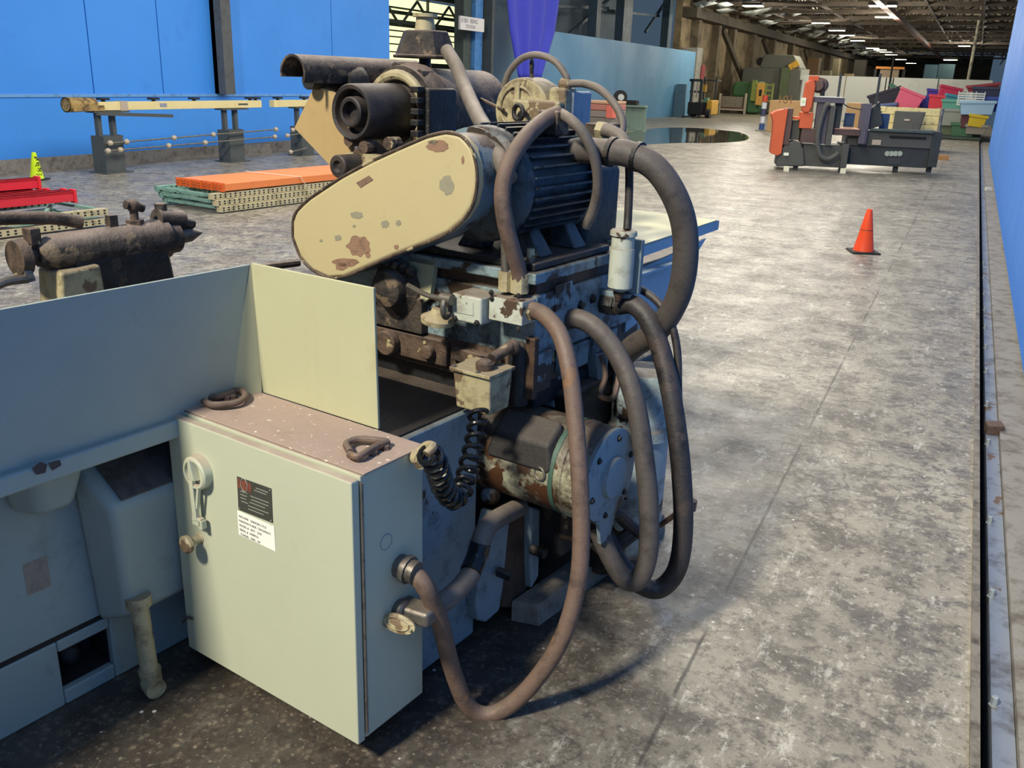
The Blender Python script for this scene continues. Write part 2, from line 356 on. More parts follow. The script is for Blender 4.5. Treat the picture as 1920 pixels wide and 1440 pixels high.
for a_, b_ in (((1060, 70), (1140, 0)), ((1000, 10), (1140, 15)), ((1210, 60), (1250, 0)), ((1140, 20), (1235, 30))):
    MB().bar(HALL(*a_, x=-15.9), HALL(*b_, x=-15.9), .12, .12).build('brace', paint('column_slate', '38505f', rough=.6), t)
# violet hanging sheet
c = [HALL(px, py, x=-12.8) for px, py in ((948, -25), (1052, -25), (1040, 60), (1014, 147), (972, 147), (956, 60))]
sh = MB(); NX, NZ = 26, 16; vs = []
for j in range(NZ+1):
    v = j/NZ; l = c[0].lerp(c[5], v*2) if v < .5 else c[5].lerp(c[4], v*2-1); r = c[1].lerp(c[2], v*2) if v < .5 else c[2].lerp(c[3], v*2-1)
    for i in range(NX+1):
        u = i/NX; q = l.lerp(r, u); vs.append((q.x+.05*math.sin(u*22), q.y, q.z))
sh.faces(vs, [(j*(NX+1)+i, j*(NX+1)+i+1, (j+1)*(NX+1)+i+1, (j+1)*(NX+1)+i) for j in range(NZ) for i in range(NX)])
o = sh.build('hanging_sheet', flat('violet_cloth', '3b43c0', .8)); md = o.modifiers.new('thick', 'SOLIDIFY'); md.thickness = .01
tag(o, 'violet blue sheet hanging to a narrow end in front of the pale partition', 'curtain')

# brown masonry wall further down, its columns
M_tan = paint('tan_wall', '8c7c60', '4a4032', .5, sc=.35, rough=.85, bump=.1, streak=.5)
struct(MB().box(-15.4, -15.0, 50.6, 165, 0, 7).build('wall_back', M_tan))
t = thing('trim_7', None, None); t['kind'] = 'structure'
for k, y in enumerate((52.5, 57, 61, 67, 74, 82, 92, 104, 118, 135)):
    MB().box(-15.0, -14.55, y, y+.6, 0, 6.6).build('pilaster', paint('pilaster_tan', '6e6350', '3b352b', .5, sc=.6, rough=.85), t)
MB().box(-15.0, -14.2, 50.6, 165, 5.0, 5.5).build('header', paint('header_brown', '4c463a', rough=.85), t)
for y in (58, 70, 88): MB().bar((-14.6, y, 4.8), (-13.6, y+3, 1.8), .25, .25).build('brace', paint('header_brown', '4c463a', rough=.85), t)
o = MB().box(-14.95, -14.1, 51.0, 52.1, 0, 3.5).build('trim_8', paint('grey_pillar', '9a9a94', rough=.8)); struct(o)
o = MB().box(-.02, .02, 0, .75, 0, .75).build('red_panel', flat('dull_red', '8b3238'), loc=(-14.05, 52.0, 1.9)); tag(o, 'small dark red square panel on the grey pillar above the forklift', 'panel')
struct(MB().box(-15.4, 1.0, 160, 160.4, 0, 7).build('wall_far', paint('far_wall', '4b4638', '2e2b24', .5, sc=.3, rough=.9)))
# roof
t = bpy.data.objects.new('ceiling', None); COL.objects.link(t); t['kind'] = 'structure'
M_deck = paint('roof_deck', 'b9a988', '6d6148', .4, sc=.3, rough=.85); M_truss = paint('truss_steel', '4c4237', '2f2a24', .4, sc=2, rough=.7)
for y0 in range(40, 160, 4): MB().box(-15.4, 8, y0, y0+3.4, 7.4, 7.5).build('roof_deck', M_deck if (y0//4) % 3 else paint('roof_deck_dark', '6a5e4a', rough=.9), t)
M_sky = flat('skylight_glow', 'fff3cf', emit=1.2)
for x0, x1, y0 in ((-9, -5, 46), (-9, -5, 58), (-9, -5, 66), (-9, -5, 78), (-9, -5, 98), (-13, -11.5, 42), (-13.4, -12, 47), (-13, -11.6, 52), (-13, -12, 60), (-13, -11.8, 68), (-13, -12, 76), (-4, -1, 52), (-13, -12, 88)): MB().box(x0, x1, y0, y0+2.2, 7.36, 7.395).build('skylight_panel', M_sky, t)
tr = None
def truss_mb():
    g = MB(); zb, zt = 5.75, 6.95
    g.bar((-15, 0, zb), (8, 0, zb), .2, .2); g.bar((-15, 0, zt), (8, 0, zt), .2, .2)
    x = -15; k = 0
    while x < 8:
        g.bar((x, 0, zb if k % 2 else zt), (x+1.2, 0, zt if k % 2 else zb), .1, .1); g.bar((x, 0, zb), (x, 0, zt), .08, .08); x += 1.2; k += 1
    return g
tr = truss_mb().build('truss', M_truss, t); tr.location = (0, 40, 0)
for y0 in (44, 48, 52, 57, 62, 67, 73, 79, 85, 92, 100, 108, 118, 130):
    o = copy_tree(tr, t); o.location = (0, y0, 0)
g = MB()
for x in (-13.5, -11.8, -8.2, -3, -.5, 2, 5): g.bar((x, 38, 6.9), (x, 158, 6.9), .14, .2); g.bar((x, 38, 5.75), (x, 158, 5.75), .1, .12)
for i in range(38):
    y0 = 40+i*3; g.bar((-12.5, y0, 5.4+random.random()*.7), (-7.6, y0+2.4*random.random(), 5.4+random.random()*1.2), .07, .07)
g.build('purlin', M_truss, t)
M_duct = paint('silver_foil', 'b7bdb8', '7c827c', .3, sc=1.3, rough=.5)
g = MB()
for i in range(95):
    y0 = 43+i*.95; x0 = -12.6+random.uniform(-.8, 1.6); z0 = 5.3+random.random()*.6
    g.faces([(x0, y0, z0), (x0+random.uniform(.3, .9), y0+.4, z0+.1), (x0+.7, y0+1.1, z0+.25*random.random()), (x0+.1, y0+.9, z0-.15)], [(0, 1, 2, 3)])
o = g.build('loose_insulation', M_duct, t); md = o.modifiers.new('t', 'SOLIDIFY'); md.thickness = .03
g = MB().box(-4.9, -4.6, 40, 158, 5.35, 5.6).build('crane_rail', paint('crane_rail_red', '5b3329', rough=.7), t)
# high bay lamps
M_lamp = flat('lamp_glow', 'fff4cf', emit=16); M_lh = flat('lamp_housing', '4d4a44')
def lamp(x, y, z, e, lab, w=.9, pw=0):
    t = thing('high_bay_lamp', lab, 'ceiling lamp', (x, y, z), 0, 'high bay lamps under the roof')
    MB().box(-w/2, w/2, -.25, .25, 0, .03).build('diffuser', M_lamp, t)
    MB().box(-w/2-.03, w/2+.03, -.28, .28, .031, .2).cyl((0, 0, .2), (0, 0, .34 if z > 5 else 5.72-z), .015).build('housing', M_lh, t)
    if pw:
        l = bpy.data.lights.new('lamp_light', 'POINT'); l.energy = pw; l.color = (1, .93, .78); l.shadow_soft_size = .3
        lo = bpy.data.objects.new('lamp_light', l); COL.objects.link(lo); lo.parent = t; lo.location = (0, 0, -.35)
for i, (px, py) in enumerate(((1412, 12), (1539, 44), (1569, 58), (1588, 67), (1608, 77), (1636, 91), (1650, 94), (1661, 98), (1671, 103), (1689, 112), (1708, 119))):
    p = HALL(px, py, z=5.4); lamp(p.x, p.y, 5.4, 0, ('nearest', 'second nearest', 'third nearest', 'fourth nearest', 'fifth nearest', 'middle', 'fifth farthest', 'fourth farthest', 'third farthest', 'second farthest', 'farthest')[i]+' glowing lamp of the long row under the roof', .75+.004*p.y, 500 if i in (0, 1, 4, 8) else 0)
for px, py, z, lb in ((1663, 33, 5.4, 'large bright lamp hanging below the trusses to the right of the long row'), (1655, 12, 5.4, 'bright lamp at the top of the frame right of the long row'), (1782, 113, 3.9, 'wide lamp low near the far end left of the blue wall'), (1808, 87, 5.4, 'small lone lamp high near the right blue wall')):
    p = HALL(px, py, z=z); lamp(p.x, p.y, z, 0, lb, .9 if py > 50 else 1.2, 700)
# white partitions at the back
M_wp = paint('white_partition', 'c9ccc6', '9a9c94', .2, sc=.4, rough=.7)
t = bpy.data.objects.new('wall_white', None); COL.objects.link(t); t['kind'] = 'structure'
edges = [-8.9, -6.6, -4.55, -4.2, -2.0, .54]
for a_, b_ in zip(edges, edges[1:]): MB().box(a_+.03, b_-.03, 54, 54.15, 0, 2.3).build('panel', M_wp, t)
o = MB().cyl((-4.35, 53.9, 0), (-4.35, 53.9, 3.3), .05).build('trim_9', M_dark); struct(o)
o = MB().cyl((0, 0, 0), (0, 0, 7.4), .09).build('trim_10', paint('white_pipe', 'b9b49f', '3d3a30', .6, sc=.8, rough=.6), loc=(HALL(1832, 60, y=62).x, 62, 0)); struct(o)

# ------------------------------------------------------------------ the grinder
GO = (-1.0961, 1.4798)
G = Frame(GO[0], GO[1], -YM)
gr = thing('cylindrical_grinder', 'large dirty grey cylindrical grinding machine with control cabinet, belt guard, motors and looping hoses', 'grinding machine', (GO[0], GO[1], 0), -YM)
def hp(L): # hose path from (px, py, depth) triples
    return [G(a, b, y=c) for a, b, c in L]
# bed with pocket, groove, rib
g = MB()
g.box(-1.75, -.80, -3.2, 3.4, .215, .74); g.box(-1.75, -.815, -3.2, 3.4, .19, .225)
pa, pb = G(112, 1240, x=-.8), G(208, 1190, x=-.8); y0, y1 = pa.y, pb.y; z0, z1 = .045, .165
g.box(-1.75, -.80, -3.2, y0, .0, .20).box(-1.75, -.80, y1, 3.4, .0, .20).box(-1.75, -.80, y0, y1, .0, z0).box(-1.75, -.80, y0, y1, z1, .20).box(-1.75, -.92, y0, y1, 0, .2)
bed = g.build('bed', M_bed, gr, bevel=.006)
g = MB(); g.box(-.96, -.915, y0+.02, y1-.03, z0, z0+.03).ball((-.9, (y0+y1)/2, z0+.03), .035)
g.build('pocket_debris', M_grime2, bed)
MB().box(-.918, -.912, y0+.002, y1-.002, z0, z1).box(-.912, -.82, y1-.004, y1-.001, z0, z1).box(-.912, -.82, y0+.001, y1-.001, z0+.001, z0+.004).build('pocket_shade', M_black, bed)  # black sheets added inside the pocket to paint its shade
MB().box(-.8145, -.8035, -3.2, 3.4, .201, .2145).build('groove_shade', M_black, bed)  # black strip painting the shadow line in the plinth groove
a, b_ = G(42, 1060, x=-.8), G(96, 1098, x=-.8); MB().box(-.8, -.7992, a.y, b_.y, b_.z, a.z).build('label_ghost', paint('ghost_tan', '8f8377', '6d6a62', .4, sc=20, rough=.6), bed)
for L4 in (((60, 878), (75, 866), (88, 870), (85, 886), (68, 890)), ((90, 868), (112, 862), (115, 872), (98, 882))):
    MB().prism([G(a_, b_, x=-.613) for a_, b_ in L4], (.001, 0, 0)).build('paint_chip', M_dark2, bed)
# tray flange and splash guards
g = MB(); g.box(-1.75, -.615, -3.2, .235, .735, .785)
g.build('tray_flange', M_bed, gr, bevel=.008)
g = MB().prism([(-.80, -.34, .64), (-.80, -.23, .55), (-.745, -.25, .60), (-.70, -.30, .735), (-.80, -.36, .735)], (0, .001, 0))
lug = MB().hexa([(-.80, -.37, .60), (-.72, -.33, .60), (-.72, -.25, .60), (-.80, -.22, .60)], [(-.80, -.40, .735), (-.68, -.36, .735), (-.68, -.22, .735), (-.80, -.20, .735)])
lug.build('flange_lug', M_bed, gr, bevel=.025, seg=3)
bx = MB().hexa([(-.80, -.19, .20), (-.69, -.16, .24), (-.69, .22, .24), (-.80, .24, .20)], [(-.80, -.215, .70), (-.66, -.19, .585), (-.66, .22, .585), (-.80, .24, .70)])
bb_ = bx.build('coolant_sump_cover', M_bed, gr, bevel=.022, seg=3)
MB().hexa([(-.797, -.165, .703), (-.668, -.155, .596), (-.668, .2, .596), (-.797, .2, .703)], [(-.794, -.165, .708), (-.665, -.155, .601), (-.665, .2, .601), (-.794, .2, .708)]).build('top_plate', paint('plate_brown', '4f4a46', '2a2626', .5, sc=5, rough=.6), bb_, )
g = MB().hexa([(-.645, -3.2, .785), (-.635, -3.2, .785), (-.635, .245, .785), (-.645, .245, .785)], [(-.615, -3.2, 1.155), (-.605, -3.2, 1.155), (-.605, .245, 1.155), (-.615, .245, 1.155)])
sg = g.build('splash_guard', M_bed, gr)
tcor, pr, br = G(470, 493, y=.245), G(700, 540, y=.245), G(709, 806, y=.245)
gl, gr_ = G(440, 712, y=.245), G(489, 700, y=.245)
g = MB().prism([tcor, pr, (br.x, .245, .80), (gr_.x+.005, .245, .80), gr_], (0, .008, 0))
g.build('splash_pan', M_pan, gr, bevel=.002)
MB().faces([tcor, gr_, (gr_.x, .243, .80), (-.64, .16, .80), (-.637, .18, .82), tcor+Vector((.002, .008, 0)), gr_+Vector((.0, .008, 0)), (gr_.x, .25, .80), (-.64, .25, .80)], [(0, 1, 2, 3, 4), (5, 8, 7, 6), (0, 4, 3, 8, 5), (3, 2, 7, 8), (0, 5, 6, 1), (1, 6, 7, 2)]).build('corner_gusset', M_pan, gr)
# grinder table
g = MB(); g.box(-1.5, -.86, -3, 3.2, .79, .83).box(-1.38, -1.0, -2.8, 3.0, .83, .88).box(-1.76, -.68, -3.21, 3.41, .74, .7865)
g.build('table', M_grime2, gr, bevel=.01)

# control cabinet
cab = MB().box(-.66, 0, .022, .24, .08, .795).build('control_cabinet', M_cab, gr, bevel=.004)
dr = MB().box(-.664, .002, -.008, .018, .078, .790).build('door', M_cab, cab, bevel=.004)
g = MB().cyl((.004, .021, .10), (.004, .021, .78), .0045, n=10)
for z in (.2, .33, .46, .58, .7): g.cyl((.004, .021, z), (.004, .021, z+.003), .0052, n=10)
g.build('hinge', M_steel, cab)
MB().hexa([(-.668, .028, .796), (.006, .028, .796), (.004, .243, .796), (-.664, .243, .796)], [(-.668, .028, .800), (.006, .028, .800), (.004, .243, .800), (-.664, .243, .800)]).build('lid', paint('dusty_lid', 'a18d80', '84705f', .25, 'd5c6b4', .04, sc=4, cs=55, rough=.8, bump=.3), cab, bevel=.0015)
def handle(pts, name='lifting_handle', r=.009):
    q = [G(a, b, z=c) for a, b, c in pts]; MB().tube(q, r, 10).build(name, M_hose, cab)
handle([(657, 848, .812), (650, 832, .815), (672, 824, .815), (706, 826, .815), (727, 828, .812)])
handle([(727, 829, .812), (700, 840, .815), (672, 856, .815), (655, 852, .812)])
handle([(382, 752, .812), (400, 759, .815), (440, 756, .815), (459, 745, .815), (455, 733, .815), (440, 733, .812)])
handle([(382, 744, .812), (410, 743, .813), (438, 735, .812)])
for a, b_ in ((700, 852), (722, 842), (425, 749), (436, 747)):
    MB().bolt(G(a, b_, z=.80), (0, 0, 1), .011, .012).build('bolt', M_hose, cab)
# latch ring, lever, knob on the door
c0 = G(364, 888, y=-.03)
g = MB(); g.lathe((c0.x, -.008, c0.z), (0, -1, 0), [(0, .047), (.022, .045), (.026, .040), (.026, .034), (.012, .031), (.012, .0)], 36)
la = g.build('latch_ring', M_cab, dr)
g = MB(); p1 = G(356, 970, y=-.035)
g.hexa([(c0.x-.020, -.036, c0.z-.02), (c0.x+.004, -.036, c0.z-.02), (c0.x+.012, -.014, c0.z-.02), (c0.x-.022, -.014, c0.z-.02)], [(c0.x-.012, -.040, c0.z+.038), (c0.x-.004, -.040, c0.z+.038), (c0.x+.0, -.02, c0.z+.038), (c0.x-.014, -.02, c0.z+.038)])
g.bar((c0.x-.012, -.03, c0.z-.02), (c0.x-.008, -.03, c0.z-.135), .016, .012).bar((c0.x+.012, -.028, c0.z-.035), (c0.x-.002, -.028, c0.z-.10), .008, .010)
g.box(c0.x-.022, c0.x+.014, -.034, -.02, c0.z-.15, c0.z-.125).box(c0.x+.002, c0.x+.018, -.034, -.018, c0.z-.155, c0.z-.13)
g.build('latch_lever', M_cab, dr, bevel=.002)
k0 = G(356, 1018, y=-.04)
MB().lathe((k0.x, -.008, k0.z), (0, -1, 0), [(0, .016), (.004, .012), (.02, .010), (.032, .012), (.036, .024), (.046, .025), (.052, .018)], 24).build('door_knob', M_cream, dr)
MB().tube([G(362, 1160, y=-.01), G(352, 1158, y=-.014), G(343, 1166, y=-.012)], .004, 8).build('door_pin', M_steel, dr)
# nameplate and paper label
def yq(a, b_, off): q = G(a, b_, y=-.0085); return Vector((q.x, -.0085-off, q.z))
n4 = [yq(445, 893, 0), yq(509, 916, 0), yq(512, 980, 0), yq(448, 955, 0)]
np_ = MB().prism(n4, (0, -.0015, 0)).build('nameplate', paint('plate_charcoal', '4b4c44', '2f2f2b', .2, sc=9, rough=.4, metal=.2), dr)
ox, oz = n4[3].x, n4[3].z; nw = n4[1].x-n4[0].x; nh = n4[0].z-n4[3].z; up = (n4[0]-n4[3]); rt = (n4[2]-n4[3])
P_ = lambda u, v: n4[3]+rt*u+up*v
g = MB().prism([P_(.02, .68), P_(.42, .66), P_(.42, .93), P_(.02, .96)], (0, -.0022, 0)); g.build('emblem_patch', paint('plate_rust_red', '8a4a38', '4b3a30', .6, sc=60, rough=.5), np_)
g = MB().ring(P_(.22, .82)+Vector((0, -.0026, 0)), (0, 1, 0), .015, .0012, sx=.8, sy=1.2); g.build('emblem_ring', flat('plate_line', '8f8f82'), np_)
g = MB()
for a, b_, v in ((.55, .9, .86), (.5, .85, .78), (.08, .3, .6), (.38, .92, .56), (.08, .28, .5), (.4, .9, .46), (.08, .25, .4), (.35, .8, .36), (.1, .3, .3), (.3, .9, .24), (.3, .75, .14)):
    g.bar(P_(a, v)+Vector((0, -.0017, 0)), P_(b_, v)+Vector((0, -.0017, 0)), .0005, .0022, up=(0, 0, 1))
for u, v in ((.04, .05), (.96, .05), (.96, .95)): g.cyl(P_(u, v)+Vector((0, -.001, 0)), P_(u, v)+Vector((0, -.003, 0)), .002, n=8)
g.build('engraving', flat('plate_line', '8f8f82'), np_)
l4 = [yq(445, 957, 0), yq(514, 987, 0), yq(517, 1034, 0), yq(448, 1002, 0)]
lb = MB().prism(l4, (0, -.0006, 0)).build('paper_label', flat('label_paper', 'f4f2e6'), dr)
ex = (l4[1]-l4[0]).normalized(); ey = Vector((0, 0, 1))
for i, s_ in enumerate(('MACHINE   GRINDER CYLD', 'MANUFACTURER  CINCINNATI', 'MODEL #   R677   2270', 'SERIAL #  3590FM-6', 'TUNNEL   REID - DP')):
    text_mesh('lettering', s_, .0084, flat('label_ink', '3c3c44'), lb, l4[0]+ex*(.005+.002*(i > 3))+Vector((0, -.0007, -.016-.0125*i)), ex, (0, 0, 1), .0002)
# cabinet side: knockout, hubs
c0 = G(724, 1016, x=0)
MB().ring((.0005, c0.y, c0.z), (1, 0, 0), .020, .0015, sx=1).build('knockout', M_bed, cab)
c0 = G(752, 1062, x=.005)
MB().lathe((-.005, c0.y, c0.z), (1, .1, -.1), [(0, .031), (.022, .031), (.022, .036), (.036, .036), (.036, .030), (.055, .029)], 12).build('conduit_hub', M_steel, cab)
HUB = c0
c1 = G(765, 1153, x=.03)
g = MB().lathe((-.005, c1.y, c1.z+.005), (1, 0, 0), [(0, .030), (.02, .030), (.03, .026)], 20)
g.hexa([(c1.x-.035, c1.y-.015, c1.z-.02), (c1.x+.06, c1.y-.0, c1.z-.02), (c1.x+.06, c1.y+.05, c1.z-.02), (c1.x-.035, c1.y+.04, c1.z-.02)], [(c1.x-.035, c1.y-.015, c1.z+.02), (c1.x+.06, c1.y-.0, c1.z+.02), (c1.x+.06, c1.y+.05, c1.z+.03), (c1.x-.035, c1.y+.04, c1.z+.03)])
cb = g.build('conduit_body', M_steel, cab, bevel=.012, seg=3)
cn = G(772, 1160, x=.05); 
g = MB().lathe((cn.x-.012, cn.y-.034, cn.z), (.15, -1, .35), [(0, .034), (.006, .034), (.007, .028), (.0075, .026)], 30, sx=1.45, sy=.68)
g.ring((cn.x-.012, cn.y-.043, cn.z+.003), (.15, -1, .35), .022, .0025, sx=1.5, sy=.65)
for s_ in (-1, 1): g.ball((cn.x-.012+s_*.042, cn.y-.040, cn.z), .004)
g.build('cover_plate', M_cream, cb)
# base extension behind cabinet, pedestal, plates
MB().box(-.80, -.10, .24, .60, .03, .775).build('base_extension', M_blue2, gr, bevel=.008)
MB().box(-.80, -.115, .25, .60, .776, .781).build('oily_deck', M_black, gr)
MB().box(-1.0, -.14, .60, 1.7, .06, .74).build('pedestal', M_grime2, gr, bevel=.02)
def plx(poly, x, th, name, mat, bev=.006): 
    q = [G(a, b_, x=x) for a, b_ in poly]; return MB().prism(q, (-th, 0, 0)).build(name, mat, gr, bevel=bev)
plx([(926, 958), (958, 968), (945, 1100), (938, 1145), (912, 1168), (898, 1165), (893, 1135), (905, 1040)], -.06, .05, 'pedestal_plate', M_blue2, .01)
plx([(950, 948), (1000, 960), (1000, 1080), (985, 1110), (958, 1140), (940, 1140)], -.075, .06, 'stained_pedestal_face', M_brown)
plx([(996, 950), (1014, 955), (1011, 1080), (997, 1105), (995, 1060)], -.05, .04, 'pedestal_plate', M_blue2, .008)
for a, b_ in ((935, 1072), (997, 1030)): 
    q = G(a, b_, x=-.05); MB().cyl(q, q+Vector((.05, 0, 0)), .016, n=10).build('pedestal_bolt', M_grime2, gr)
s0 = G(975, 1168, z=.0)
MB().hexa([(s0.x-.03, s0.y-.01, 0), (s0.x+.06, s0.y+.02, 0), (.06, 1.62, 0), (-.03, 1.62, 0)], [(s0.x-.03, s0.y-.01, .075), (s0.x+.05, s0.y+.02, .075), (.05, 1.62, .075), (-.03, 1.62, .075)]).build('skid_beam', M_wood, gr, bevel=.004)
# standpipe beside the bed
q = G(296, 1290, z=.025); r_ = .024
g = MB().cyl((q.x-.03, q.y-.0, .05), (q.x-.045, q.y+.0, .27), r_, n=20).cyl((q.x-.045, q.y, .27), (q.x-.047, q.y, .30), .034, n=20).cyl((q.x-.03, q.y, .03), (q.x-.03, q.y, .075), .03, n=20)
g.tube([(q.x-.03, q.y, .045), (q.x-.02, q.y-.005, .032), (q.x+.01, q.y-.01, .03)], .028, 14)
g.build('drain_standpipe', M_cream, gr)
# slideway and wheelhead
g = MB(); g.box(-.86, -.02, .76, 1.45, .735, .80)
for i in range(6): g.box(-.9, -.12, .66+.012*(i % 2), 1.3, .50+.038*i, .525+.038*i)
g.build('slideway_bellows', M_black, gr, bevel=.006)
g = MB().box(-.86, -.02, .72, 1.40, .80, .915).box(-.70, -.30, .70, .74, .82, .90).box(-.28, -.10, .695, .74, .85, .89)
g.cyl((-.52, .70, .86), (-.52, .67, .86), .04).cyl((-.36, .70, .86), (-.36, .675, .86), .022)
g.build('rusty_slide', M_rust, gr, bevel=.006)
wh = MB().box(-.80, .0, .72, 1.31, .90, 1.085).box(-.03, .012, .72, .80, .80, .92).box(-.02, .008, .86, 1.02, .82, .9).box(-.02, .008, 1.05, 1.2, .84, .9).build('wheelhead', M_blue, gr, bevel=.008)
MB().box(-.78, -.012, .735, 1.30, 1.085, 1.115).build('stained_joint', M_brown, wh)
MB().box(-.78, .006, .70, 1.16, 1.118, 1.150).build('platform_plate', M_blue, wh, bevel=.005)
MB().box(-.55, -.01, .72, 1.14, 1.151, 1.172).build('motor_plate', M_grime2, wh, bevel=.005)
q = [G(a, b_, x=.0) for a, b_ in ((1040, 536), (1072, 525), (1072, 570), (1040, 585))]
MB().prism(q, (.004, 0, 0)).build('cast_panel', M_blue, wh, bevel=.002)
for a, b_ in ((1025, 605), (1088, 572), (1030, 690), (1110, 560)): q = G(a, b_, x=0); MB().bolt(q, (1, 0, 0), .012, .012).build('bolt', M_grime2, wh)
# control boxes on the front
def fb(x0p, x1p, ytop, ybot, y, dep, name, mat, bev):
    a = G(x0p, ytop, y=y); b_ = G(x1p, ybot, y=y); c = G((x0p+x1p)/2, (ytop+ybot)/2, y=y)
    return MB().box(a.x, b_.x, y, y+dep, b_.z, a.z).build(name, mat, wh, bevel=bev, seg=3)
f1 = fb(846, 901, 548, 612, .63, .10, 'valve_box', M_white, .008)
a = G(852, 560, y=.63); 
MB().prism([G(x, y, y=.63) for x, y in ((855, 560), (888, 567), (888, 592), (857, 586))], (0, -.002, 0)).build('raised_panel', M_white, f1, bevel=.001)
f2 = fb(917, 978, 555, 612, .655, .08, 'cover_box', M_white, .003)
for a_, b_ in ((853, 597), (894, 606)): MB().bolt(G(a_, b_, y=.629), (0, -1, 0), .007, .006).build('bolt', M_grime2, f1)
for a_, b_ in ((921, 545+4), (972, 555), (972, 618), (922, 560)): MB().bolt(G(a_, b_, y=.654), (0, -1, 0), .006, .005).build('bolt', M_grime2, f2)
# spindle nose, lever, funnel on the left of the wheelhead
g = MB(); c = G(738, 540, y=.68)
g.lathe((c.x, .72, c.z), (0, -1, 0), [(0, .09), (.03, .088), (.05, .06), (.08, .055), (.09, .03)], 24)
for k in range(5): g.ball((c.x-.05+.03*k, .68, c.z+.075-.004*k), .017)
g.box(c.x-.13, c.x+.10, .69, .76, c.z-.13, c.z-.02)
g.build('spindle_nose', M_grime, wh, bevel=.004)
g = MB().prism([G(a_, b_, y=.70) for a_, b_ in ((767, 480), (815, 490), (806, 558), (797, 566), (775, 575), (762, 565), (768, 545))], (0, .02, 0)); g.build('mounting_plate', M_pan, wh)
g = MB().tube([G(765, 535, y=.64), G(800, 553, y=.62), (G(832, 560, y=.61))], .008, 8).cyl(G(828, 558, y=.61), G(848, 562, y=.61), .016, n=12)
g.build('control_lever', M_steel, wh)
c = G(822, 590, y=.64); MB().lathe(c, (.15, 0, 1), [(-.024, .048), (-.010, .050), (.006, .024), (.02, .02)], 24).build('oil_funnel', M_cream, wh)
MB().ring(G(838, 575, y=.62), (1, .3, 0), .03, .008).build('funnel_hoop', M_steel, wh)
# belt guard
M_hsg = paint('housing_dirty', '6f838c', '3a3129', .55, '33291f', .3, sc=4, cs=7, rough=.5, dust=1., dustcol='85776b', bump=.4)
M_mot = paint('motor_oily', '3d484c', '111112', .6, '1a1816', .35, sc=5, cs=7, rough=.4, dust=.6, dustcol='4b4038', bump=.3)
out = [(548, 445), (548, 415), (556, 395), (580, 372), (640, 332), (700, 300), (760, 273), (800, 256), (835, 248), (862, 254), (882, 277), (892, 312), (893, 350), (885, 385), (868, 412), (840, 436), (800, 455), (740, 478), (685, 502), (645, 519), (615, 521), (585, 507), (562, 482)]
gp = [G(a_, b_, y=.58) for a_, b_ in out]
bg = MB().prism(gp, (0, .04, 0)).build('belt_guard', M_guard, gr, bevel=.012, seg=3)
MB().tube([Vector((p.x, .583, p.z)) for p in gp+gp[:1]], .0045, 8, sub=3).build('guard_rim', M_rust, bg)
cx = sum(p.x for p in gp)/len(gp); cz = sum(p.z for p in gp)/len(gp)
MB().prism([Vector((cx+(p.x-cx)*.985, .615, cz+(p.z-cz)*.985)) for p in gp], (0, .135, 0)).build('guard_back_shell', M_hsg, bg, bevel=.01)
rr = random.Random(5)
for (px_, py_, rx_, ry_, br_) in ((838, 346, 14, 19, 0), (672, 462, 23, 20, 1), (668, 403, 13, 7, 0), (722, 420, 8, 8, 0), (747, 418, 5, 6, 0), (634, 446, 7, 6, 0), (664, 424, 3, 3, 0), (648, 492, 24, 9, 1), (690, 478, 5, 6, 1), (821, 274, 22, 11, 1), (812, 266, 10, 4, 0), (743, 463, 5, 5, 1), (640, 500, 12, 8, 1), (602, 451, 3, 3, 0), (868, 300, 3, 8, 1)):
    pl_ = []
    for k in range(18): th = 2*math.pi*k/18; f_ = .78+.3*rr.random(); pl_.append(G(px_+rx_*f_*math.cos(th), py_+ry_*f_*math.sin(th), y=.5798))
    MB().prism(catmull(pl_+pl_[:1], 3)[:-1], (0, -.0006, 0)).build('paint_patch', paint('patch_brown', '8c6e58', '5c4636', .4, sc=18, rough=.75) if br_ else paint('patch_grey', '8f8a74', '6f6a5a', .2, sc=18, rough=.7), bg)
q = [G(a_, b_, y=.5796) for a_, b_ in ((668, 343), (692, 329), (700, 337), (676, 352))]; MB().prism(q, (0, -.001, 0)).build('rusty_tag', paint('tag_brown', '7a6250', '4f3f33', .4, sc=30, rough=.7), bg)
# the round cover between guard and motor
MC = Vector((-.195, 0, 1.368))
MB().lathe((-.215, .70, 1.38), (0, 1, 0), [(0, .140), (.12, .140), (.16, .132)], 32).build('belt_housing', M_hsg, bg)
# drive motor with fins
g = MB().lathe((MC.x, .69, MC.z), (0, 1, 0), [(0, .05), (.005, .12), (.02, .152), (.03, .158), (.055, .158), (.057, .145), (.37, .145), (.372, .163), (.41, .163), (.43, .155), (.46, .12), (.47, .05)], 40)
dm = g.build('drive_motor', M_mot, gr)
g = MB()
for k in range(36):
    th = 2*math.pi*k/36; d = Vector((math.cos(th), 0, math.sin(th)))
    if -2.2 < math.atan2(math.sin(th), math.cos(th)) < -.95: continue
    g.bar((MC.x+d.x*.152, .748, MC.z+d.z*.152), (MC.x+d.x*.152, 1.06, MC.z+d.z*.152), .006, .024, up=(d.x, 0, d.z))
g.build('cooling_fins', M_mot, dm)
for s_ in (-1, 1):
    for yy in (.80, .99): MB().hexa([(MC.x+s_*.06, yy, 1.172), (MC.x+s_*.15, yy, 1.172), (MC.x+s_*.15, yy+.07, 1.172), (MC.x+s_*.06, yy+.07, 1.172)], [(MC.x+s_*.05, yy+.01, 1.26), (MC.x+s_*.10, yy+.01, 1.25), (MC.x+s_*.10, yy+.06, 1.25), (MC.x+s_*.05, yy+.06, 1.26)]).build('motor_foot', M_mot, dm, bevel=.006)
c = G(1042, 215, y=.93); MB().box(c.x-.035, c.x+.03, .89, .96, MC.z+.13, c.z+.012).build('terminal_box', M_grime, dm, bevel=.008)
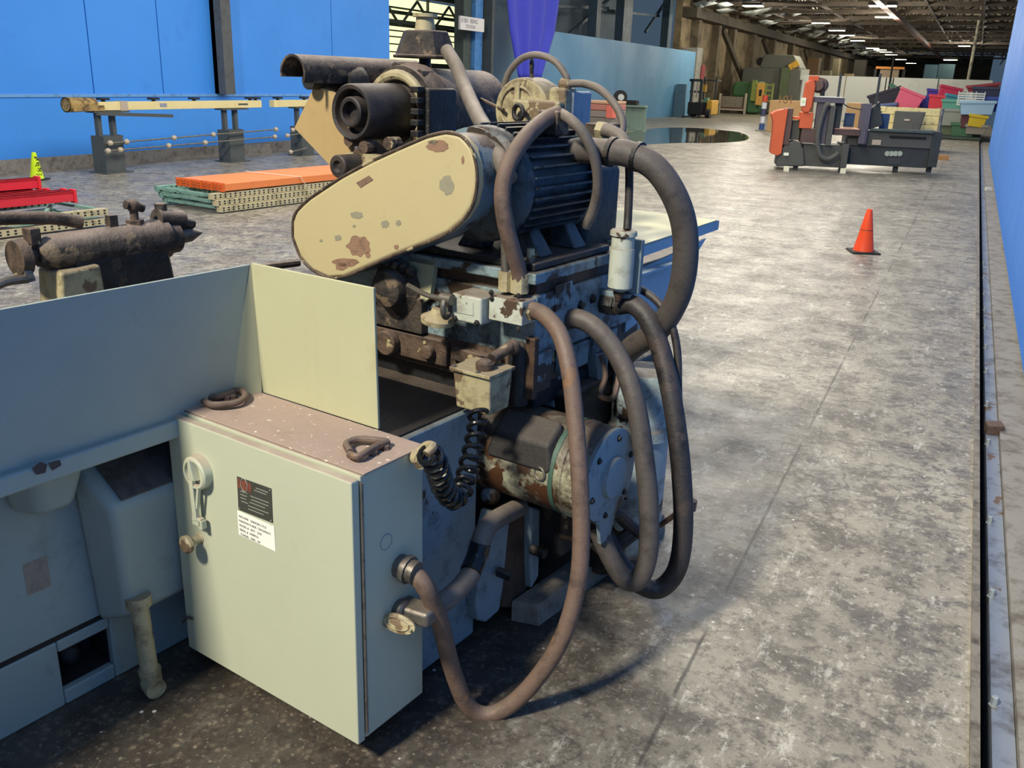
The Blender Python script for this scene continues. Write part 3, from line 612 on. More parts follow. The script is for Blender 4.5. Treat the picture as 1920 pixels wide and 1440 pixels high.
# hoses
def hose(name, L, r, mat, ends=None, sub=8):
    o = MB().tube(hp(L), r, 14, sub).build(name, mat, gr)
    return o
ho = hose('cabinet_hose', [(996, 580, .70), (1022, 592, .69), (1050, 628, .66), (1067, 690, .63), (1077, 770, .60), (1086, 880, .56), (1090, 1000, .53), (1082, 1100, .50), (1052, 1200, .46), (1000, 1280, .42), (948, 1328, .38), (905, 1340, .345), (872, 1315, .31), (845, 1245, .27), (826, 1170, .22), (800, 1105, .17), (775, 1075, HUB.y+.01), (757, 1064, HUB.y)], .0235, M_hose)
c = G(990, 582, y=.70); MB().lathe((c.x-.01, .70, c.z), (1, -.1, 0), [(0, .030), (.02, .030), (.02, .026), (.035, .026)], 6).build('hose_nut', M_cream, ho)
ho = hose('pump_hose', [(1062, 600, .90), (1085, 598, .90), (1120, 618, .90), (1160, 670, .90), (1190, 750, .88), (1208, 860, .86), (1217, 960, .84), (1214, 1045, .82), (1195, 1088, .80), (1168, 1082, .79), (1142, 1040, .78), (1118, 985, .77)], .029, M_hosed)
c = G(1052, 598, y=.90); MB().lathe((c.x-.02, .9, c.z), (1, 0, 0), [(0, .036), (.03, .036), (.03, .030), (.04, .030)], 6).build('hose_nut', M_grime2, ho)
ho = hose('coolant_hose', [(1160, 572, 1.10), (1188, 572, 1.10), (1215, 600, 1.09), (1240, 660, 1.08), (1262, 760, 1.05), (1277, 880, 1.02), (1281, 990, 1.0), (1270, 1065, .98), (1240, 1102, .95), (1205, 1098, .92), (1165, 1060, .90), (1132, 1000, .87)], .030, M_hoseb)
c = G(1150, 570, y=1.10); MB().lathe((-.02, 1.1, c.z), (1, 0, 0), [(0, .036), (c.x+.03, .036), (c.x+.03, .03), (c.x+.05, .03)], 8).build('hose_elbow', M_grime2, ho)
ho = hose('motor_conduit', [(1040, 318, .98), (1058, 292, .99), (1088, 282, 1.0), (1130, 285, 1.0), (1175, 288, 1.01), (1225, 312, 1.03), (1262, 362, 1.05), (1283, 425, 1.08), (1284, 500, 1.10), (1268, 565, 1.12), (1232, 620, 1.14), (1185, 652, 1.17), (1150, 690, 1.22)], .037, M_hosed)
for a_, b_, yy in ((1143, 284, 1.0), (1192, 293, 1.02)):
    p = G(a_, b_, y=yy); q = G(a_+8, b_+2, y=yy); MB().cyl(p, q, .042).build('conduit_band', M_grime2, ho)
hose('thin_coolant_line', [(1185, 540, 1.15), (1205, 545, 1.15), (1235, 568, 1.14), (1258, 605, 1.13), (1270, 660, 1.12), (1272, 740, 1.1), (1276, 820, 1.08)], .012, M_hoseb)
hose('loop_hose', [(944, 165, 1.25), (955, 135, 1.25), (978, 110, 1.25), (1008, 103, 1.25), (1040, 115, 1.25), (1060, 140, 1.25), (1066, 158, 1.25)], .0108, M_hoseg)
hose('arched_hose', [(1066, 157, 1.25), (1095, 157, 1.25), (1125, 168, 1.24), (1152, 195, 1.23), (1167, 228, 1.22), (1163, 262, 1.2)], .0120, M_hoseg)
ho = hose('oiler_hose', [(1132, 243, 1.1), (1150, 249, 1.1), (1168, 263, 1.09), (1176, 285, 1.08), (1179, 300, 1.08)], .020, M_hoseg)
hose('oiler_line', [(1179, 295, 1.08), (1180, 340, 1.08), (1178, 400, 1.07), (1176, 430, 1.06)], .012, M_hoseb)
hose('headstock_hose', [(838, 95, 1.35), (856, 125, 1.28), (872, 165, 1.2), (892, 210, 1.02), (915, 250, .84), (936, 292, .70), (954, 335, .655)], .024, M_hoseg)
hose('motor_hose', [(1046, 213, .93), (1018, 227, .86), (982, 262, .74), (953, 310, .66), (942, 360, .635), (947, 415, .635), (960, 465, .66), (972, 505, .69), (975, 530, .70)], .0225, M_hose)
hose('terminal_cable', [(1052, 213, .93), (1074, 228, .90), (1097, 255, .91), (1116, 300, .94), (1121, 348, .97), (1113, 392, .99), (1098, 425, 1.0)], .015, M_hoseg)
hose('inner_cable', [(966, 290, .79), (975, 315, .78), (985, 345, .78), (988, 365, .78)], .013, M_hoseg)
hose('rigid_conduit', [(943, 390, .70), (947, 470, .70), (948, 535, .70)], .012, M_steel, sub=4)
for a_, b_ in ((975, 525), (948, 522)):
    c = G(a_, b_, y=.70); MB().cyl(c-Vector((0, 0, .035)), c+Vector((0, 0, .02)), .026 if a_ > 960 else .02, n=8).build('hose_fitting', M_cream, gr)
c = G(994, 500, y=.74); MB().cyl(c-Vector((0, 0, .05)), c+Vector((0, 0, .05)), .011).build('grease_stem', M_cream, gr)
hose('rear_hose', [(700, 765, .50), (725, 780, .52), (752, 790, .54), (780, 786, .56), (815, 772, .58), (850, 755, .60)], .020, M_hoseg)
el = MB().tube([G(772, 1150, x=.03), G(805, 1142, x=.03), G(845, 1118, x=.03), G(878, 1082, x=.02), G(897, 1040, x=.01), G(905, 1005, x=0), G(925, 978, x=-.01), G(975, 950, x=-.04)], .028, 14).build('elbow_conduit', M_hoseg, gr)
MB().tube([G(882, 1072, x=.02), G(893, 1045, x=.01), G(901, 1018, x=.01)], .0295, 14).build('black_wrap', M_coil, el)
# coil cord
path = catmull(hp([(897, 770, .50), (893, 815, .46), (880, 870, .40), (868, 915, .34), (850, 935, .28), (832, 915, .22), (822, 885, .17), (812, 860, .13), (800, 848, .10)]), 30)
pts = []; L_ = 0; a = None
for i, p in enumerate(path):
    t_ = (path[min(i+1, len(path)-1)]-path[max(i-1, 0)]).normalized()
    if a is None: a, b_, _ = basis(t_)
    else: a = (a-t_*a.dot(t_)).normalized(); b_ = t_.cross(a)
    if i: L_ += (p-path[i-1]).length
    pts.append((p, a.copy(), b_.copy(), L_))
TP = []; turns = 17; tot = pts[-1][3]; n_ = turns*14; j = 0
for i in range(n_+1):
    s_ = tot*i/n_
    while j < len(pts)-2 and pts[j+1][3] < s_: j += 1
    p0, a0, b0_, s0_ = pts[j]; p1, a1, b1_, s1_ = pts[j+1]; f = (s_-s0_)/max(1e-6, s1_-s0_); p = p0.lerp(p1, min(1, f)); th = 2*math.pi*turns*i/n_
    TP.append(p+(a0.lerp(a1, f)*math.cos(th)+b0_.lerp(b1_, f)*math.sin(th))*.0235)
MB().tube(TP, .0068, 8, sub=0).build('coil_cord', M_coil, gr)
g = MB().tube(hp([(800, 852, .10), (812, 838, .12), (800, 836, .13), (785, 848, .12)]), .011, 10); c = G(785, 858, x=.015)
g.cyl((-.005, c.y, c.z), (.03, c.y-.01, c.z+.005), .018, n=12).cyl((.03, c.y-.01, c.z+.005), (.045, c.y-.03, c.z), .014, n=12); g.build('cord_connector', M_cream, gr)
# junction box with arm
a = G(844, 686, y=.50); b_ = G(920, 706, y=.50); zb = G(912, 779, y=.51).z; zt = (a.z+b_.z)/2
jb = MB().hexa([(a.x+.014, .51, zb), (b_.x-.008, .51, zb), (b_.x-.008, .60, zb), (a.x+.014, .60, zb)], [(a.x+.006, .503, zt-.01), (b_.x-.004, .503, zt-.01), (b_.x-.004, .61, zt-.01), (a.x+.006, .61, zt-.01)]).build('junction_box', M_cream, gr, bevel=.006)
MB().box(a.x, b_.x, .495, .615, zt-.01, zt).build('box_lid', M_cream, jb, bevel=.002)
c = G(905, 692, y=.53); g = MB().cyl((c.x, .54, zt), (c.x, .54, zt+.018), .025).ball((c.x, .54, zt+.016), .022, squash=.6)
g.tube([(c.x, .57, zt+.02), G(935, 665, y=.60), G(958, 650, y=.64), G(968, 655, y=.68)], .016, 12).ball(G(962, 651, y=.65), .022)
g.build('box_arm', M_rust, jb)
for dx in (.01, .09): MB().bolt((a.x+dx, .505, zt), (0, 0, 1), .006, .005).build('bolt', M_steel, jb)
c = G(972, 700, y=.70); MB().cyl(c-Vector((0, 0, .09)), c+Vector((0, 0, .06)), .03).ball(c+Vector((0, 0, .065)), .03).build('valve_body', M_grime2, gr)
c = G(1000, 640, y=.705); g = MB().box(c.x-.02, c.x+.012, .695, .72, .79, c.z+.01); g.build('corner_strip', M_brown, gr, bevel=.004)
# lower motor
MX0, MX1, MY, MZ, MR = -.19, .235, .76, .60, .140
g = MB().lathe((MX0, MY, MZ), (1, 0, 0), [(0, .07), (.005, .12), (.02, MR*1.06), (.07, MR*1.06), (.075, MR), (.34, MR), (.342, MR*1.02), (.355, MR*1.02), (.357, MR), (MX1-MX0-.012, MR), (MX1-MX0, MR*.95), (MX1-MX0+.001, .02)], 40)
lm = g.build('pump_motor', paint('motor_cream', 'a9a78c', '3b2c20', .8, '4a2f1a', .5, sc=5, cs=10, rough=.4, dust=1., dustcol='51473e', bump=.3, streak=.5), gr)
g = MB().lathe((MX1, MY, MZ), (1, 0, 0), [(0, MR*1.0), (.012, MR*1.0), (.014, MR*.95), (.016, .062), (.03, .058), (.032, .045), (.028, .0)], 36)
ec = g.build('end_cap', M_blue2, lm)
for k in range(6):
    th = k*math.pi/3+.3; MB().bolt((MX1+.014, MY+.112*math.cos(th), MZ+.112*math.sin(th)), (1, 0, 0), .008, .008).build('bolt', M_grime2, ec)
MB().hexa([(MX1+.001, MY-.03, MZ-.20), (MX1+.012, MY-.03, MZ-.20), (MX1+.012, MY+.02, MZ-.20), (MX1+.001, MY+.02, MZ-.20)], [(MX1+.001, MY-.06, MZ-.10), (MX1+.012, MY-.06, MZ-.10), (MX1+.012, MY+.06, MZ-.10), (MX1+.001, MY+.06, MZ-.10)]).build('end_bracket', M_blue2, lm)
MB().lathe((MX0+.315, MY, MZ), (1, 0, 0), [(0, MR*1.015), (.015, MR*1.015)], 40).build('green_band', paint('green_band', '3f5a4c', rough=.5), lm)
g = MB().hexa([(MX0+.10, MY-.145, MZ+.02), (MX1-.10, MY-.145, MZ+.02), (MX1-.10, MY-.06, MZ+.10), (MX0+.10, MY-.06, MZ+.10)], [(MX0+.12, MY-.13, MZ+.10), (MX1-.12, MY-.13, MZ+.10), (MX1-.12, MY-.06, MZ+.155), (MX0+.12, MY-.06, MZ+.155)])
g.build('terminal_cover', paint('dusty_black', '2c2926', '171513', .4, sc=6, rough=.6, dust=.9, dustcol='4e463f', bump=.3), lm, bevel=.012, seg=3)
c = G(1012, 888, y=.62); MB().ring(c, (.2, 1, 0), .018, .004).build('ring_bolt', M_steel, lm)
g = MB()
for k in range(5):
    th = 1.2+k*.5; g.bar((MX0+.045, MY-math.sin(th)*MR*1.06, MZ+math.cos(th-1.57)*0+MR*1.06*math.cos(th)), (MX0+.045, MY-math.sin(th+.25)*MR*1.06, MZ+MR*1.06*math.cos(th+.25)), .035, .02)
g.build('vent_slots', M_dark, lm)
c = G(925, 925, y=.68); MB().lathe((c.x, .68, c.z), (0, -1, 0), [(0, .03), (.03, .028), (.035, .012)], 20).bar((c.x-.01, .69, c.z), (c.x-.02, .69, c.z+.16), .05, .02).build('mount_foot', M_blue, lm, bevel=.006)
# pump column behind hoses
q = G(1212, 830, x=.12); PX, PY = .115, 1.20
g = MB().lathe((PX, PY, 0), (0, 0, 1), [(.12, .06), (.14, .09), (.30, .095), (.56, .095), (.565, .11), (.60, .11), (.605, .10), (.76, .10), (.78, .088), (.785, .02)], 36)
pu = g.build('coolant_pump', paint('pump_enamel', '9fb0b2', '4a3a2a', .45, '3c2f24', .4, sc=4, cs=8, rough=.45, dust=.8, dustcol='7a6855', bump=.2), gr)
g = MB()
for k in range(7): th = k*.9; g.bolt((PX+.104*math.cos(th), PY+.104*math.sin(th), .60), (0, 0, 1), .008, .01)
g.build('flange_bolts', M_grime2, pu)
MB().box(PX-.10, PX+.03, PY-.05, PY+.12, .05, .22).cyl((PX-.07, PY-.10, .12), (PX-.07, PY+.05, .12), .07).build('pump_base', M_grime2, pu, bevel=.01)
g = MB().tube([G(1238, 985, y=1.1), G(1262, 968, y=1.08), G(1296, 948, y=1.06)], .009, 8).cyl(G(1296, 956, y=1.06), G(1299, 938, y=1.06), .014); g.build('pump_handle', M_hose, pu)
c = [G(a_, b_, x=-.02) for a_, b_ in ((1048, 695), (1108, 690), (1114, 770), (1060, 775), (1040, 765))]; MB().prism(c, (-.05, 0, 0)).build('worn_bracket', M_blue2, gr, bevel=.006)
c = [G(a_, b_, x=.02) for a_, b_ in ((1118, 665), (1142, 660), (1140, 720), (1125, 735))]; MB().prism(c, (-.04, 0, 0)).build('small_bracket', M_blue2, gr, bevel=.006)
g = MB().tube(hp([(1128, 665, 1.05), (1135, 705, 1.05), (1125, 740, 1.02), (1150, 745, 1.0), (1160, 700, 1.05), (1150, 665, 1.1)]), .009, 8); g.build('looped_wire', M_hose, gr)
MB().box(-.12, .03, .88, 1.5, .2, .76).build('pump_side_casing', M_grime2, gr, bevel=.02)
g = MB().tube(hp([(1120, 985, .80), (1150, 960, .85), (1180, 985, .95), (1215, 1010, 1.0)]), .02, 10).tube(hp([(1110, 1010, .85), (1140, 1030, .9), (1185, 1000, .95)]), .025, 10); g.build('pump_manifold', M_hoseb, gr)
MB().box(.02, .14, .86, .98, .28, .44).build('valve_block', M_rust, gr, bevel=.02)
# oiler bottle
c = G(1162, 540, x=.075); t_ = G(1165, 432, x=.075)
ol = MB().lathe((.075, c.y, c.z), (0, 0, 1), [(-.012, .012), (0, .034), (.004, .037), (t_.z-c.z-.055, .037), (t_.z-c.z-.053, .0345), (t_.z-c.z-.018, .0345), (t_.z-c.z-.016, .040), (t_.z-c.z-.004, .040), (t_.z-c.z, .036)], 32).build('oiler_bottle', M_white, gr)
MB().cyl((.075, c.y, c.z-.012), (.07, c.y, c.z-.05), .018, .006, 12).build('drip_nipple', M_rust, ol)
MB().box(.045, .12, c.y+.035, c.y+.055, c.z-.02, t_.z-.03).box(-.0, .10, c.y+.02, c.y+.05, c.z-.05, c.z-.02).build('oiler_bracket', M_blue2, gr, bevel=.004)
# far splash tray
g = MB()
g.hexa([(-.004, 1.29, 1.105), (.0, 1.29, 1.105), (.0, 1.98, 1.125), (-.004, 1.98, 1.125)], [(-.004, 1.29, 1.143), (.0, 1.29, 1.143), (.0, 1.98, 1.16), (-.004, 1.98, 1.16)])
g.hexa([(-.02, 1.29, .86), (-.012, 1.29, .86), (-.012, 1.62, .92), (-.02, 1.62, .92)], [(-.02, 1.29, 1.055), (-.012, 1.29, 1.055), (-.012, 1.9, 1.10), (-.02, 1.9, 1.10)])
g.box(-.012, .03, 1.29, 1.6, 1.055, 1.062)
g.build('far_tray_side', paint('tray_blue_grey', '9fb3bd', '5c6b72', .2, sc=2, rough=.5), gr)
MB().hexa([(-.62, 1.40, 1.14), (0, 1.30, 1.14), (0, 1.96, 1.157), (-.62, 1.96, 1.157)], [(-.62, 1.40, 1.147), (0, 1.30, 1.147), (0, 1.96, 1.164), (-.62, 1.96, 1.164)]).build('far_tray_lid', M_pan, gr)
# spindle housing with cream dome behind the motor
MB().box(-.62, -.12, 1.16, 1.40, 1.115, 1.40).build('spindle_housing', M_grime2, gr, bevel=.03)
c = G(985, 208, y=1.25)
dh = MB().lathe((c.x, 1.22, c.z), (0, 1, 0), [(0, .03), (.001, .098), (.008, .104), (.10, .106), (.16, .09), (.17, .03)], 36).build('wheel_cover', M_cream, gr)
g = MB().ring((c.x-.012, 1.218, c.z+.01), (0, 1, 0), .066, .005).box(c.x-.02, c.x, 1.21, 1.222, c.z+.02, c.z+.085)
g.build('cover_ribs', M_cream, dh, bevel=.003)
a = G(958, 182, y=1.19); b_ = G(1046, 238, y=1.19); g = MB().box(a.x, b_.x, 1.19, 1.36, b_.z-.06, a.z-.005); g.build('cover_block', M_cream, dh, bevel=.01)
g = MB().ring(G(972, 211, y=1.16), (.3, 1, 0), .023, .0075).cyl(G(972, 224, y=1.16), G(972, 240, y=1.16), .008, n=8); g.build('ring_bolt', M_grime2, dh)
g = MB().ring(G(997, 124, y=1.28), (1, .4, 0), .012, .005, sy=1.5).cyl(G(997, 133, y=1.28), G(997, 150, y=1.28), .007, n=8); g.build('eye_bolt', M_grime, dh)
MB().tube([G(902, 186, y=1.3), G(925, 197, y=1.25), G(944, 206, y=1.2)], .006, 8).build('steel_rod', M_rust, gr)
c0 = G(1060, 158, y=1.25); g = MB().box(c0.x-.045, c0.x+.02, 1.22, 1.30, c0.z-.09, c0.z-.01).cyl(c0-Vector((.02, 0, 0)), c0+Vector((.02, 0, 0)), .02, n=10); g.build('hose_union', M_cream, dh, bevel=.012)
a = G(1054, 170, y=1.30); b_ = G(1084, 238, y=1.30); MB().box(a.x, b_.x, 1.26, 1.38, b_.z, a.z).box(a.x, b_.x-.005, 1.25, 1.38, a.z-.025, a.z).build('blue_tank', paint('tank_blue', '97a0a8', '5f6976', .3, sc=3, rough=.5), gr, bevel=.008)
a = G(1096, 230, y=1.12); b_ = G(1136, 262, y=1.12); MB().box(a.x, b_.x, 1.12, 1.22, b_.z-.01, a.z).build('relay_box', M_rust, gr, bevel=.005)
c = G(1130, 243, y=1.11); MB().cyl(c-Vector((.015, 0, 0)), c+Vector((.012, 0, -.003)), .026, n=6).build('gland_nut', M_cream, gr)
# workhead
WX = -.95
ar = G(657, 210, x=WX)
wk = MB().lathe((WX, ar.y+.30, ar.z), (0, 1, 0), [(-.06, .06), (-.05, .155), (.0, .168), (.03, .168), (.035, .15), (.42, .15), (.43, .08)], 40).build('workhead', M_grime, gr)
g = MB().lathe((WX, ar.y, ar.z), (0, 1, 0), [(.03, .0), (.03, .035), (-.002, .035), (-.004, .045), (.0, .05), (.05, .052), (.05, .07), (.004, .076), (0, .088), (.006, .092), (.22, .096), (.26, .07)], 40); g.build('pulley', M_hoseb, wk)
MB().ring((WX, ar.y+.235, ar.z), (0, 1, 0), .125, .018).build('cream_ring', M_cream, wk)
tb0, tb1 = G(802, 210, x=WX+.19).y, G(856, 210, x=WX+.19).y
MB().box(WX+.135, WX+.195, tb0, tb1, ar.z-.085, ar.z+.085).build('terminal_box', M_grime2, wk, bevel=.012)
g = MB()
for k in range(5): g.box(WX+.145, WX+.18, tb0-.04, tb0-.0, ar.z-.075+.036*k, ar.z-.055+.036*k)
g.build('louvres', M_grime2, wk, bevel=.003)
for k in range(8): th = k*math.pi/4+.2; MB().cyl((WX+.15*math.cos(th), ar.y+.26, ar.z+.15*math.sin(th)), (WX+.15*math.cos(th), ar.y+.32, ar.z+.15*math.sin(th)), .02, n=8).build('flange_lug', M_grime, wk)
MB().box(WX-.22, WX+.16, ar.y+.24, ar.y+.75, .97, ar.z-.08).build('workhead_base', M_grime2, wk, bevel=.03)
c = G(632, 312, x=WX); sp_ = MB().lathe((WX, c.y, c.z), (0, 1, 0), [(.012, 0), (.012, .014), (-.0, .02), (.0, .034), (.004, .038), (.09, .038), (.1, .02)], 24).build('small_pulley', M_hoseb, wk)
g = MB().prism([G(a_, b_, y=1.02) for a_, b_ in ((590, 160), (650, 185), (660, 312), (628, 320), (552, 240))], (0, .02, 0)); g.build('cream_plate', paint('plate_tan', 'b09768', '8d744a', .2, sc=3, rough=.6, streak=.15), wk)
MB().prism([G(a_, b_, y=1.0) for a_, b_ in ((650, 285), (720, 292), (720, 345), (650, 345))], (0, .03, 0)).build('cream_bracket', M_cream, wk)
for a_, b_ in ((672, 262), (690, 288), (700, 275), (746, 268)): q = G(a_, b_, y=1.05); MB().cyl(q, q+Vector((0, -.05, 0)), .022, n=10).build('adjuster_screw', M_rust, wk)
p0, p1 = G(548, 130, x=-1.15), G(745, 125, x=-1.15); R_ = .062; g = MB(); vs = []; nn = 12
for yy in (p0.y, p1.y+.1):
    for rr in (R_, R_-.008):
        for k in range(nn+1): th = -.5+k*(math.pi+.7)/nn; vs.append((-1.15+rr*math.cos(th), yy, p0.z-.012+rr*math.sin(th)))
m_ = nn+1
fs = []
for k in range(nn): fs += [(k, k+1, 2*m_+k+1, 2*m_+k), (m_+k, 3*m_+k, 3*m_+k+1, m_+k+1), (k, m_+k, m_+k+1, k+1), (2*m_+k, 2*m_+k+1, 3*m_+k+1, 3*m_+k)]
fs += [(0, 2*m_, 3*m_, m_), (nn, m_+nn, 3*m_+nn, 2*m_+nn)]
g.faces(vs, fs); g.build('half_pipe_cover', M_grime, wk)
g = MB().cyl((-1.14, p0.y+.06, p0.z-.035), (-1.14, p1.y, p0.z-.035), .030).lathe((-1.13, p0.y+.2, p0.z-.05), (0, 1, 0), [(0, .06), (.06, .075), (.08, .075)], 24); g.build('drive_shaft', M_grime2, wk)
c = G(797, 88, x=WX)
hx = [(-.085, -.05), (-.02, -.10), (.09, -.06), (.10, .04), (.03, .09), (-.07, .05)]
g = MB().hexa([(c.x+a_*1.15, c.y+b_*1.15, c.z-.035) for a_, b_ in hx], [(c.x+a_*.8, c.y+b_*.8, c.z+.055) for a_, b_ in hx]); g.hexa([(c.x+a_*1.22, c.y+b_*1.22, c.z-.04) for a_, b_ in hx], [(c.x+a_*1.22, c.y+b_*1.22, c.z-.028) for a_, b_ in hx])
cpb = g.build('cap_box', M_grime, wk, bevel=.008)
g = MB().cyl((c.x, c.y, c.z+.05), (c.x, c.y, c.z+.10), .038, .032).cyl((c.x, c.y, c.z+.10), (c.x, c.y, c.z+.112), .045); g.build('filler_cap', M_cream, cpb)
MB().cyl((c.x, c.y, c.z-.12), (c.x, c.y, c.z-.03), .022).build('cap_post', M_grime2, cpb)
# tailstock
TX = -1.1; tz = 1.155
g = MB().lathe((TX, -.03, tz), (0, 1, 0), [(-.03, .03), (0, .045), (.02, .052), (.30, .056), (.33, .060), (.36, .060), (.365, .05), (.40, .048), (.41, .02)], 32)
ts = g.build('tailstock', M_grime, gr)
MB().hexa([(TX-.12, .12, .885), (TX+.06, .12, .885), (TX+.06, .34, .885), (TX-.12, .34, .885)], [(TX-.06, .0, tz), (TX+.045, .0, tz), (TX+.05, .31, tz), (TX-.06, .31, tz)]).build('tailstock_body', M_grime2, ts, bevel=.012)
MB().prism([G(a_, b_, x=TX+.07) for a_, b_ in ((114, 512), (190, 495), (202, 565), (118, 585))], (-.12, 0, 0)).build('cream_foot', M_cream, ts, bevel=.01)
MB().lathe((TX, .37, tz), (0, 1, 0), [(0, .026), (.05, .022), (.055, .022), (.10, .001)], 20).build('centre_point', M_steel, ts)
g = MB().ball((TX, .24, tz+.105), .020).cyl((TX, .24, tz+.04), (TX, .24, tz+.10), .012).cyl((TX, .24, tz+.04), (TX, .24, tz+.065), .025, n=6).tube([(TX, .215, tz+.11), (TX, .24, tz+.105), (TX, .27, tz+.095)], .013, 10); g.build('clamp_knob', M_rust, ts)
MB().box(TX-.012, TX+.012, .155, .18, tz+.03, tz+.085).build('square_screw', M_rust, ts)
g = MB().cyl((TX+.0, .31, tz+.06), (TX+.0, .40, tz+.045), .032).cyl((TX, .38, tz+.045), (TX, .44, tz+.03), .014).cyl((TX, .33, tz+.07), (TX, .33, tz+.105), .018); g.build('clamp_block', M_grime, ts, bevel=.004)
g = MB().tube([(TX-.05, -.35, tz+.11), (TX-.05, -.2, tz+.105), (TX-.04, -.0, tz+.09), (TX-.02, .09, tz+.07)], .018, 12); g.build('clamp_lever', M_rust, ts)
g = MB().lathe((TX, -.12, tz), (0, 1, 0), [(0, .048), (.03, .05), (.034, .03), (.06, .014), (.10, .014)], 30).box(TX-.02, TX+.02, -.08, -.05, tz+.03, tz+.075); g.build('handwheel', M_rust, ts, bevel=.003)
g = MB().bar((TX+.02, -.11, tz-.0), (TX+.035, -.105, tz-.06), .025, .02).tube([(TX+.035, -.11, tz-.05), (TX+.04, -.17, tz-.048), (TX+.045, -.22, tz-.06), (TX+.045, -.27, tz-.062)], .012, 10); g.build('crank_handle', M_steel, ts)
MB().tube([G(480, 503, x=-.95), G(560, 493, x=-.95)], .012, 8, sub=2).build('table_rod', M_grime, gr)

# ------------------------------------------------------------------ along the blue wall
M_std = paint('stand_grey', '4b5150', '34383a', .3, sc=4, rough=.6); M_yel = paint('beam_yellow', 'e6d69a', 'b9a35c', .2, sc=3, rough=.55)
M_ball = flat('ball_beige', 'b9ac98', .4); M_bk = flat('matt_black', '1a1b1c', .7)
def stand(y, lab, spur=False):
    t = thing('rail_stand', lab, 'stand', (-12.2, y, 0), 0, 'rail stands by the blue wall')
    MB().box(-.20, .20, -.22, .30, .0, .02).build('base_plate', M_std, t)
    b = MB().box(-.14, .14, -.17, .20, .02, .57).build('pedestal_box', M_std, t)
    g = MB()
    for k in range(5): g.prism([(0, .20, .08+.11*k), (0, .27, .12+.11*k), (0, .20, .14+.11*k)], (.1, 0, 0)); g.prism([(-.1, .20, .08+.11*k), (-.1, .27, .12+.11*k), (-.1, .20, .14+.11*k)], (.05, 0, 0))
    g.build('toothed_edge', M_std, t)
    for yy in (-.12, .15): MB().box(-.04, .04, yy-.035, yy+.035, .57, .92).build('post', M_std, t)
    MB().box(-.10, .10, -.25, .42, .92, .945).build('head_plate', M_std, t)
    if spur: MB().bar((.05, -.2, .91), (.3, 1.1, .86), .08, .05).build('spur_bar', M_std, t)
    return t
ya, yb_, yc = 10.28, 13.02, 15.05
stand(ya, 'dark grey pedestal stand under the left end of the long yellow beam', True); stand(yb_, 'dark grey pedestal stand under the right end of the long yellow beam'); stand(yc, 'dark grey pedestal stand under the short yellow beam partly hidden by the machine')
def ybeam(y0, y1, lab, drum):
    t = thing('yellow_beam', lab, 'beam', (-12.2, y0, .95), 0, 'yellow beams by the blue wall')
    MB().box(-.06, .06, .0 if not drum else .4, y1-y0, .0, .13).build('beam', M_yel, t, bevel=.006)
    if drum:
        MB().lathe((0, 0, .09), (0, 1, 0), [(0, .11), (.0, .095), (.02, .095), (.03, .11), (.5, .10)], 20).box(-.11, .11, .05, .6, -.0, .08).build('rusty_end', paint('rust_yellow', 'a58b52', '4a3524', .6, sc=6, rough=.7), t)
        MB().box(-.07, .075, .95, 1.08, -.02, .14).build('grey_strap', M_ball, t); MB().box(.06, .063, 1.75, 1.9, .04, .10).build('label', flat('label_grey', '8d93a5'), t)
        MB().box(.06, .063, 3.6, 3.85, .05, .08).build('label', flat('label_grey2', '4d4d48'), t)
    for yy in ((.6, 1.6, 2.5, 3.9, 4.05) if drum else (.1, .9)):
        MB().box(-.06, .06, yy, yy+.16, .155, .185).cyl((0, yy+.08, .12), (0, yy+.08, .16), .03).build('clip', M_bk, t)
ybeam(9.62, 13.85, 'long yellow beam with a rusty drum end lying on two grey stands', True); ybeam(14.2, 16.6, 'short yellow beam on the stand at the right, partly behind the machine', False)
def rod(y0, y1, z0, z1, balls, lab, x=-12.0):
    t = thing('ball_rod', lab, 'rod', (x, y0, z0), 0, 'ball jointed rods between the stands')
    L = Vector((0, y1-y0, z1-z0)); MB().cyl((0, 0, 0), L, .012, n=8).build('rod', M_steel, t)
    for f in balls: MB().ball(L*f, .045).build('ball', M_ball, t)
rod(10.1, 14.05, .47, .55, (.02, .10, .35, .58, 1.0), 'upper thin rod with beige balls joining the two grey stands')
rod(10.0, 13.95, .36, .42, (.02, .08, .33, .54, 1.0), 'lower thin rod with beige balls joining the two grey stands', -11.95)
rod(14.5, 14.95, .52, .55, (0.1, .6), 'short ball rod stub, uppermost on the hidden stand'); rod(14.35, 14.95, .42, .46, (0.05,), 'short ball rod stub, second from top on the hidden stand'); rod(14.4, 14.95, .10, .16, (0.1,), 'short ball rod stub low on the hidden stand')
tag(MB().box(-.08, .08, 0, .95, 0, .20).build('concrete_block', M_conc, loc=(-12.9, 13.9, 0)), 'low concrete block against the blue wall between the stands', 'block')
def cone(name, lab, p, col, h=.457, dark=None, tilt=0, base=.29):
    t = thing(name, lab, 'traffic cone', (p.x, p.y, 0), random.random()*.5)
    m_ = flat('cone_'+col, col, .45); r0, r1 = base*.37, .028
    g = MB().lathe((0, 0, 0), (tilt, 0, 1), [(.02, r0), (h*.45, r0+(r1-r0)*.45), (h*.46, r0+(r1-r0)*.44), (h, r1), (h-.001, r1*.7), (h*.8, r1*.6)], 28)
    g.build('cone_body', m_, t)
    MB().box(-base/2, base/2, -base/2, base/2, 0, .02).build('cone_base', dark or M_bk, t, bevel=.008)
    return t, r0, r1, h
t, r0, r1, h = cone('traffic_cone', 'orange traffic cone with a black base alone on the open grey floor', HALL(1618, 473, z=0), 'f0501e')
MB().lathe((0, 0, h*.49), (0, 0, 1), [(0, r0+(r1-r0)*.49+.001), (.022, r0+(r1-r0)*.53+.001)], 28, cap=False).build('black_band', flat('band_dark', '6b3426'), t)
